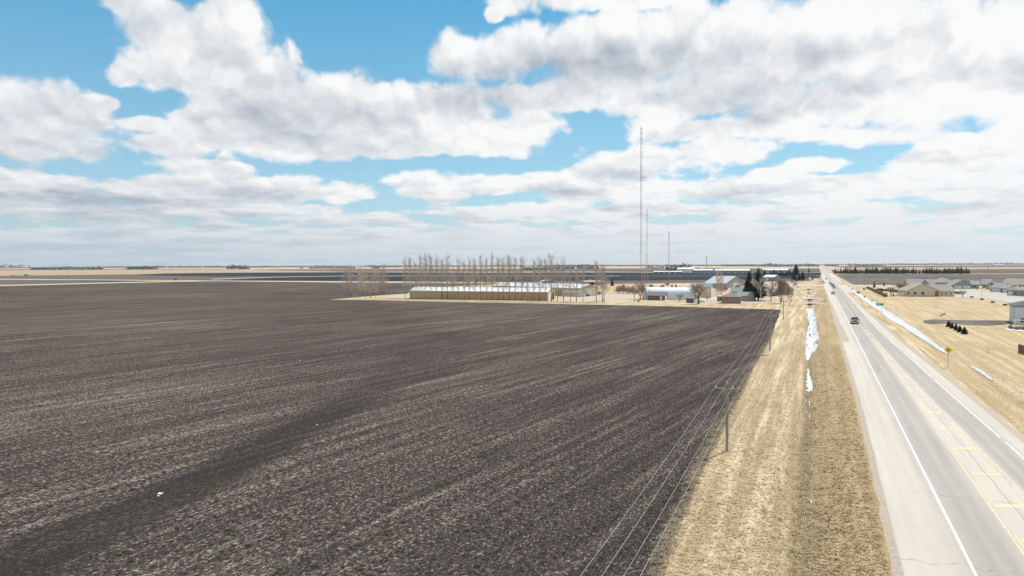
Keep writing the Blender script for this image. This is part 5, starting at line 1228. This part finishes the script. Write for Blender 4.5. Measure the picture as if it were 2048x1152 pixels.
# flag
b_ = (1890.5,650); p = P(*b_); k = mpp(p); r = empty('flagpole', p, YAW, 'thin white flagpole on the lawn left of the white house', 'flagpole')
zt = (650-625.0)*k; mb = MB(); mb.tube((0, 0, 0), (0, 0, zt+.1), .035, .025, 7); mb.build('pole', M_TRIM, r)
mb = MB(); mb.tube((0, 0, zt+.1), (0, 0, zt+.2), .05, .03, 7); mb.build('finial', M_YEL, r)
M_FR = mat('flag_red', (.62,.10,.11), .8, .05); M_FB = mat('flag_blue', (.05,.09,.26), .8, .05); M_FW = mat('flag_white', (.80,.76,.76), .8, .05)
mb = MB(); L_ = 10.6*k; Hf = 4.6*k; NX = 20
def fl(i, j): u = i/NX; return (-u*L_, .10*sin(u*9)*(.3+u), zt - u*5.2*k*1.0 - j/13*Hf*(1-.15*u) + .04*sin(u*14+j*.5))
for i in range(NX):
    for j in range(13):
        blue_ = i < 8 and j < 7
        mb.add([fl(i, j), fl(i+1, j), fl(i+1, j+1), fl(i, j+1)], [(0, 1, 2, 3)], 2 if blue_ else (0 if j % 2 == 0 else 1))
for j in range(5):                                               # stars as small white pieces
    for i in range(6):
        u, v = .6+i*1.25, .7+j*1.2; a, b2_, c_, d_ = [Vector(q)-Vector((0, .012, 0)) for q in (fl(u, v), fl(u+.5, v), fl(u+.5, v+.45), fl(u, v+.45))]; mb.add([a, b2_, c_, d_], [(0, 1, 2, 3)], 1)
f_ = mb.build('flag', [M_FR, M_FW, M_FB], None, fix=False); f_.location = p; f_.rotation_euler = (0, 0, YAW); tag(f_, 'red, white and blue striped flag with stars, streaming from the flagpole', 'flag')
# culvert pipes
M_CULV = mat('culvert_steel', (.33,.33,.34), .6, .1, metal=.3)
for (x, y, l_) in ((1618.6,610.5,'culvert pipe mouth under the nearer farm lane'),(1618,601,'culvert pipe mouth under the middle farm lane'),(1616.5,580,'culvert pipe mouth under the far farm lane')):
    p = P(x, y); r = empty('culvert', p, 0, l_, 'culvert'); mb = MB(); n_ = 18; Rr = .55
    vs = [(Rr*(1-q*.1)*cos(2*pi*i/n_), yy_, .35+Rr*(1-q*.1)*sin(2*pi*i/n_)) for q in (0, 1) for yy_ in (-.6, 4) for i in range(n_)]
    fs = [(i, (i+1) % n_, n_+(i+1) % n_, n_+i) for i in range(n_)] + [(2*n_+i, 3*n_+i, 3*n_+(i+1) % n_, 2*n_+(i+1) % n_) for i in range(n_)] + [(i, 2*n_+i, 2*n_+(i+1) % n_, (i+1) % n_) for i in range(n_)]
    mb.add(vs, fs); mb.build('pipe', M_CULV, r, fix=False); mb = MB(); mb.tube((0, 1.2, .35), (0, 1.3, .35), Rr*.9, Rr*.9, n_); mb.build('pipe_opening', M_DARK, r)
# mailboxes and posts
for i, (x, y, l_, m_) in enumerate([(1650,592.8,'black mailbox on a post by the middle farm lane',M_PLAS),(1652.5,604.8,'black mailbox with a red flag by the nearer farm lane',M_PLAS),(1651,601.5,'dark mailbox just behind the one with a red flag',M_PLAS)]):
    p = P(x, y); r = empty('mailbox', p, 0, l_, 'mailbox'); mb = MB(); mb.box(-.05, .05, -.05, .05, -.1, 1.0); mb.build('post', M_POLE, r)
    mb = MB(); mb.prism([(-.14, 1.0), (.14, 1.0), (.14, 1.2), (.08, 1.3), (-.08, 1.3), (-.14, 1.2)], 'y', -.28, .28); mb.build('mailbox_body', m_, r)
    if 'red' in l_: mb = MB(); mb.box(.142, .16, -.1, .05, 1.15, 1.4); mb.build('mailbox_flag', M_FR, r)
for i, (x, y, l_) in enumerate([(1975.8,707.0,'orange-topped marker stake standing in the lawn'),(1716.3,578.0,'small red-topped post beside the side road')]):
    p = P(x, y); r = empty('marker_stake', p, 0, l_, 'stake'); mb = MB(); mb.tube((0, 0, 0), (0, 0, .75), .035, .03, 6); mb.build('stake', M_STEEL, r); mb = MB(); mb.tube((0, 0, .75), (0, 0, 1.25), .05, .05, 6); mb.build('orange_cap', mat('orange_plastic', (.75,.12,.03), .5, .03), r)
for i, (x, y) in enumerate([(1510,600.3),(1592,599.3),(1576,600.5)]):
    p = P(x, y); r = empty('marker_flag', p, 0, f'tiny red marker by the upper farm lane, {ordn(i+1)} of three', 'marker', 'tiny red markers'); mb = MB(); mb.tube((0, 0, 0), (0, 0, .6), .03, .03, 5); mb.build('stem', M_STEEL, r); mb = MB(); mb.box(0, .3, -.02, .02, .4, .65); mb.build('flag', M_FR, r)
p = P(1728,580); r = empty('electrical_box', p, .3, 'dark grey utility box on the lawn before the brown hedge', 'utility box'); mb = MB(); mb.box(-.5, .5, -.4, .4, 0, 1.5); mb.build('cabinet', M_GREYW, r, bevel=.05); mb = MB(); mb.box(-.42, .42, -.44, -.40, .2, 1.3); mb.build('door', M_MIDG, r)
p = P(1277,603.8); r = empty('fire_barrel', p, 0, 'rusty brown barrel in the dry grass left of the grey shed', 'barrel'); mb = MB(); mb.tube((0, 0, 0), (0, 0, .85), .38, .38, 14); mb.build('drum', mat('rusty_steel', (.15,.08,.055), .9, .3), r); mb = MB(); mb.tube((0, 0, .851), (0, 0, .87), .33, .33, 14); mb.build('drum_mouth', M_DARK, r)
for i, (x, y, l_) in enumerate([(1943.5,595.3,'green utility box at the lawn edge near the corner tree'),(1963.6,600.2,'green utility box at the foot of the tall street lamp'),(1985.5,605.5,'small green utility box at the kerb'),(2010,611,'dark kerbside box farthest right on the lawn edge')]):
    p = P(x, y); r = empty('utility_box', p, .5, l_, 'utility box'); mb = MB(); mb.box(-.6, .6, -.5, .5, 0, .75); mb.build('cabinet', mat('green_box_paint', (.04,.14,.09), .6, .05), r, bevel=.04); mb = MB(); mb.box(-.65, .65, -.55, .55, -.05, -.001+.05); mb.build('base_pad', M_CONC, r)
# garden by the white house
PLT = bare(70, 1.2, 1.4, M_DBARK, M_DTWIG, 3, 'garden_shrub', .05, 5, .02, (5, 7), .2)
for i, (x, y) in enumerate([(2021,654.5),(2022,658),(2033,659.5),(2040,657),(2046,660),(2052,658)]):
    put(PLT, P(x, y), i, 1.0+.2*(i % 3), f'small dark leafless shrub in the snowy garden bed, {ordn(i+1)} from the left', 'shrub', 'shrubs in the garden bed', 1.0)
p = P(2038,656); r = empty('pergola', p, YAW, 'white garden arbour beside the white house', 'arbour')
for x in (-1.2, 1.2):
    for y in (0, 1.4): mb = MB(); mb.box(x-.05, x+.05, y-.05, y+.05, 0, 2.1); mb.build('post', M_TRIM, r)
for y in (0, 1.4): mb = MB(); mb.box(-1.5, 1.5, y-.04, y+.04, 2.1, 2.22); mb.build('beam', M_TRIM, r)
# scraps on the field
M_RAG = mat('white_plastic', (.85,.84,.92), .5, .03)
def scrap(b_, s_, label, cat='litter', name='plastic_scrap'):
    p = P(*b_); random.seed(int(b_[0])); mb = MB(); n_ = 9
    vs = [(0, 0, .28*s_)]+[(cos(2*pi*i/n_)*s_*U(.5, 1), sin(2*pi*i/n_)*s_*U(.5, 1), U(.02, .3)*s_+.1) for i in range(n_)]+[(cos(2*pi*i/n_)*s_*.4, sin(2*pi*i/n_)*s_*.4, .02) for i in range(n_)]
    fs = [(0, 1+i, 1+(i+1) % n_) for i in range(n_)]+[(1+i, 1+n_+i, 1+n_+(i+1) % n_, 1+(i+1) % n_) for i in range(n_)]
    mb.add(vs, fs); o = mb.build(name, M_RAG); o.location = p; tag(o, label, cat); return o
scrap((321,990.5), .27, 'crumpled white plastic bag lying in the dark stripe of the field'); scrap((317,994), .12, 'small torn white scrap touching the plastic bag')
scrap((634,851), .14, 'small white scrap on the field right of the dark stripe'); scrap((600,722), .18, 'white speck of litter in mid field'); scrap((1304,721), .13, 'white speck of litter in the field left of the second power pole')
scrap((1670,724), .13, 'white scrap of litter on the verge beside the highway'); scrap((1913,690.5), .16, 'white scrap on the lawn above the warning sign, nearer the spruces'); scrap((1956,680.5), .16, 'upper of two white scraps on the right lawn'); scrap((1956,686), .17, 'lower of two white scraps on the right lawn')
# dark loose board near the second pole
p = P(1528,711); mb = MB(); mb.box(-.9, .9, -.12, .12, 0, .1); o = mb.build('loose_board', M_DBARK); o.location = p; tag(o, 'dark loose board lying in the verge below the second power pole', 'board')

# ---------------------------------------------------------------- ground cover: tufts in the verge, clods and straw in the field
random.seed(55)
def inside_verge(p):
    l = interp(VL, p.y); r_ = interp(VR, p.y); return l+.2 < p.x < r_-.3
VL = sorted((flat(x, y).y, flat(x, y).x) for y, x in EDGE if y > 615); VR = [(-60, 3.9)]+[(y, lat(y)[0][0]-.5) for y in range(0, 400, 10)]
M_TUFT = mat('dry_tufts', (.58,.45,.27), .95, .35, .6); M_TUFTD = mat('dark_tufts', (.20,.145,.08), .95, .3, .6)
def tufts(name, m, n_, pick, h0, h1, label=None):
    mb = MB()
    for _ in range(n_):
        p = pick()
        if p is None: continue
        z = gz(p.x, p.y); a0 = U(0, 6.28)
        for q in range(4):
            a = a0+q*1.6+U(-.4, .4); h = U(h0, h1); w = U(.025, .06); dx, dy = cos(a), sin(a); l = U(1.6, 3.6)*h
            mb.add([(p.x-dy*w, p.y+dx*w, z-.02), (p.x+dy*w, p.y-dx*w, z-.02), (p.x+dx*l, p.y+dy*l, z+h)], [(0, 1, 2)])
    return tag(mb.build(name, m, fix=False), kind='stuff')
def pv():
    yy_ = 1180-(1180-640)*U(0, 1)**.75; xl = interp([(a, b_) for a, b_ in sorted(EDGE)], yy_); p = P(U(xl, 1800), yy_)
    if not inside_verge(p) or p.length > 170: return None
    return p
tufts('grass', M_TUFT, 26000, pv, .03, .08)
def pd():
    p = pv()
    if p is None: return None
    return p if (p.x > -1.5 or U(0, 1) < .22) and mn.noise(Vector((p.x*3.1, p.y*1.2, 11))) > -.3 else None
tufts('grass', mat('dark_matted_grass', (.27,.19,.10), .95, .3, .6), 11000, pd, .05, .13)
def pe():
    yy_ = 1180-(1180-640)*U(0, 1)**.7; xl = interp([(a, b_) for a, b_ in sorted(EDGE)], yy_); p = P(xl, yy_); p.x += U(-.9, .6)*U(0, 1); return p if p.length < 200 else None
tufts('grass', mat('edge_tufts', (.33,.26,.18), .95, .4, .6), 9000, pe, .04, .12)
def pr_():
    yy_ = 900-(900-640)*U(0, 1); p = P(U(1750, 2100), yy_)
    if p.x < interp(T_ER, p.y)+1.6 or p.length > 190: return None
    return p
tufts('grass', M_TUFT, 9000, pr_, .03, .10)
mb = MB()
for _ in range(46000):
    yy_ = 1190-(1190-700)*U(0, 1)**.62; xr = interp([(a, b_) for a, b_ in sorted(EDGE)], yy_); p = flat(U(-60, xr+U(-6, 10)), yy_)
    w_ = wet(Vector((p.x, p.y, 0)))
    if U(0, 1) < w_*.8: continue
    s_ = U(.025, .07)*(1.5 if U(0, 1) < .08 else 1); c_ = Vector((p.x, p.y, .06+s_*.3))
    v = [c_+Vector((U(-1, 1), U(-1, 1), U(-.4, .4)))*s_*1.2 for _ in range(3)]+[c_+Vector((U(-.3, .3), U(-.3, .3), 1.0))*s_]
    mb.add(v, [(0, 1, 3), (1, 2, 3), (2, 0, 3)])
tag(mb.build('soil_clods', mat('dark_clods', (.062,.054,.050), 1, .4, .7), fix=False), kind='stuff')
mb = MB()
for _ in range(42000):
    yy_ = 1190-(1190-680)*U(0, 1)**.62; xr = interp([(a, b_) for a, b_ in sorted(EDGE)], yy_); p = flat(U(-60, xr+U(-4, 14)), yy_)
    q = Vector((p.x*cos(ROW)-p.y*sin(ROW), p.x*sin(ROW)+p.y*cos(ROW), 0))
    if mn.noise(Vector((q.x*.55, q.y*.03, 4)))+.35*mn.noise(Vector((q.x*1.8, q.y*.2, 8))) < U(-.25, .35) or U(0, 1) < wet(Vector((p.x, p.y, 0)))*.9: continue
    a = -ROW+pi/2+U(-.8, .8); l = U(.05, .16); w = U(.006, .02); z = U(.08, .15); dx, dy = cos(a), sin(a)
    mb.add([(p.x-dx*l-dy*w, p.y-dy*l+dx*w, z), (p.x-dx*l+dy*w, p.y-dy*l-dx*w, z+.01), (p.x+dx*l, p.y+dy*l, z+U(-.02, .05))], [(0, 1, 2)])
tag(mb.build('straw', mat('straw_residue', (.46,.38,.29), .95, .2), fix=False), kind='stuff')

# ---------------------------------------------------------------- air
mb = MB(); mb.box(-9000, 9000, -1200, 15500, -3, 150); hz_ = mb.build('haze', []); tag(hz_, kind='stuff')
m = bpy.data.materials.new('haze_air'); m.use_nodes = True; n = N(m.node_tree); n.n.remove(m.node_tree.nodes['Principled BSDF']); pv_ = n.node('ShaderNodeVolumePrincipled')
pv_.inputs['Color'].default_value = (.80,.88,.97,1); pv_.inputs['Density'].default_value = 4.0e-5; pv_.inputs['Anisotropy'].default_value = .2
n.l.new(pv_.outputs[0], m.node_tree.nodes['Material Output'].inputs['Volume']); hz_.data.materials.append(m)
S.cycles.volume_max_steps = 32
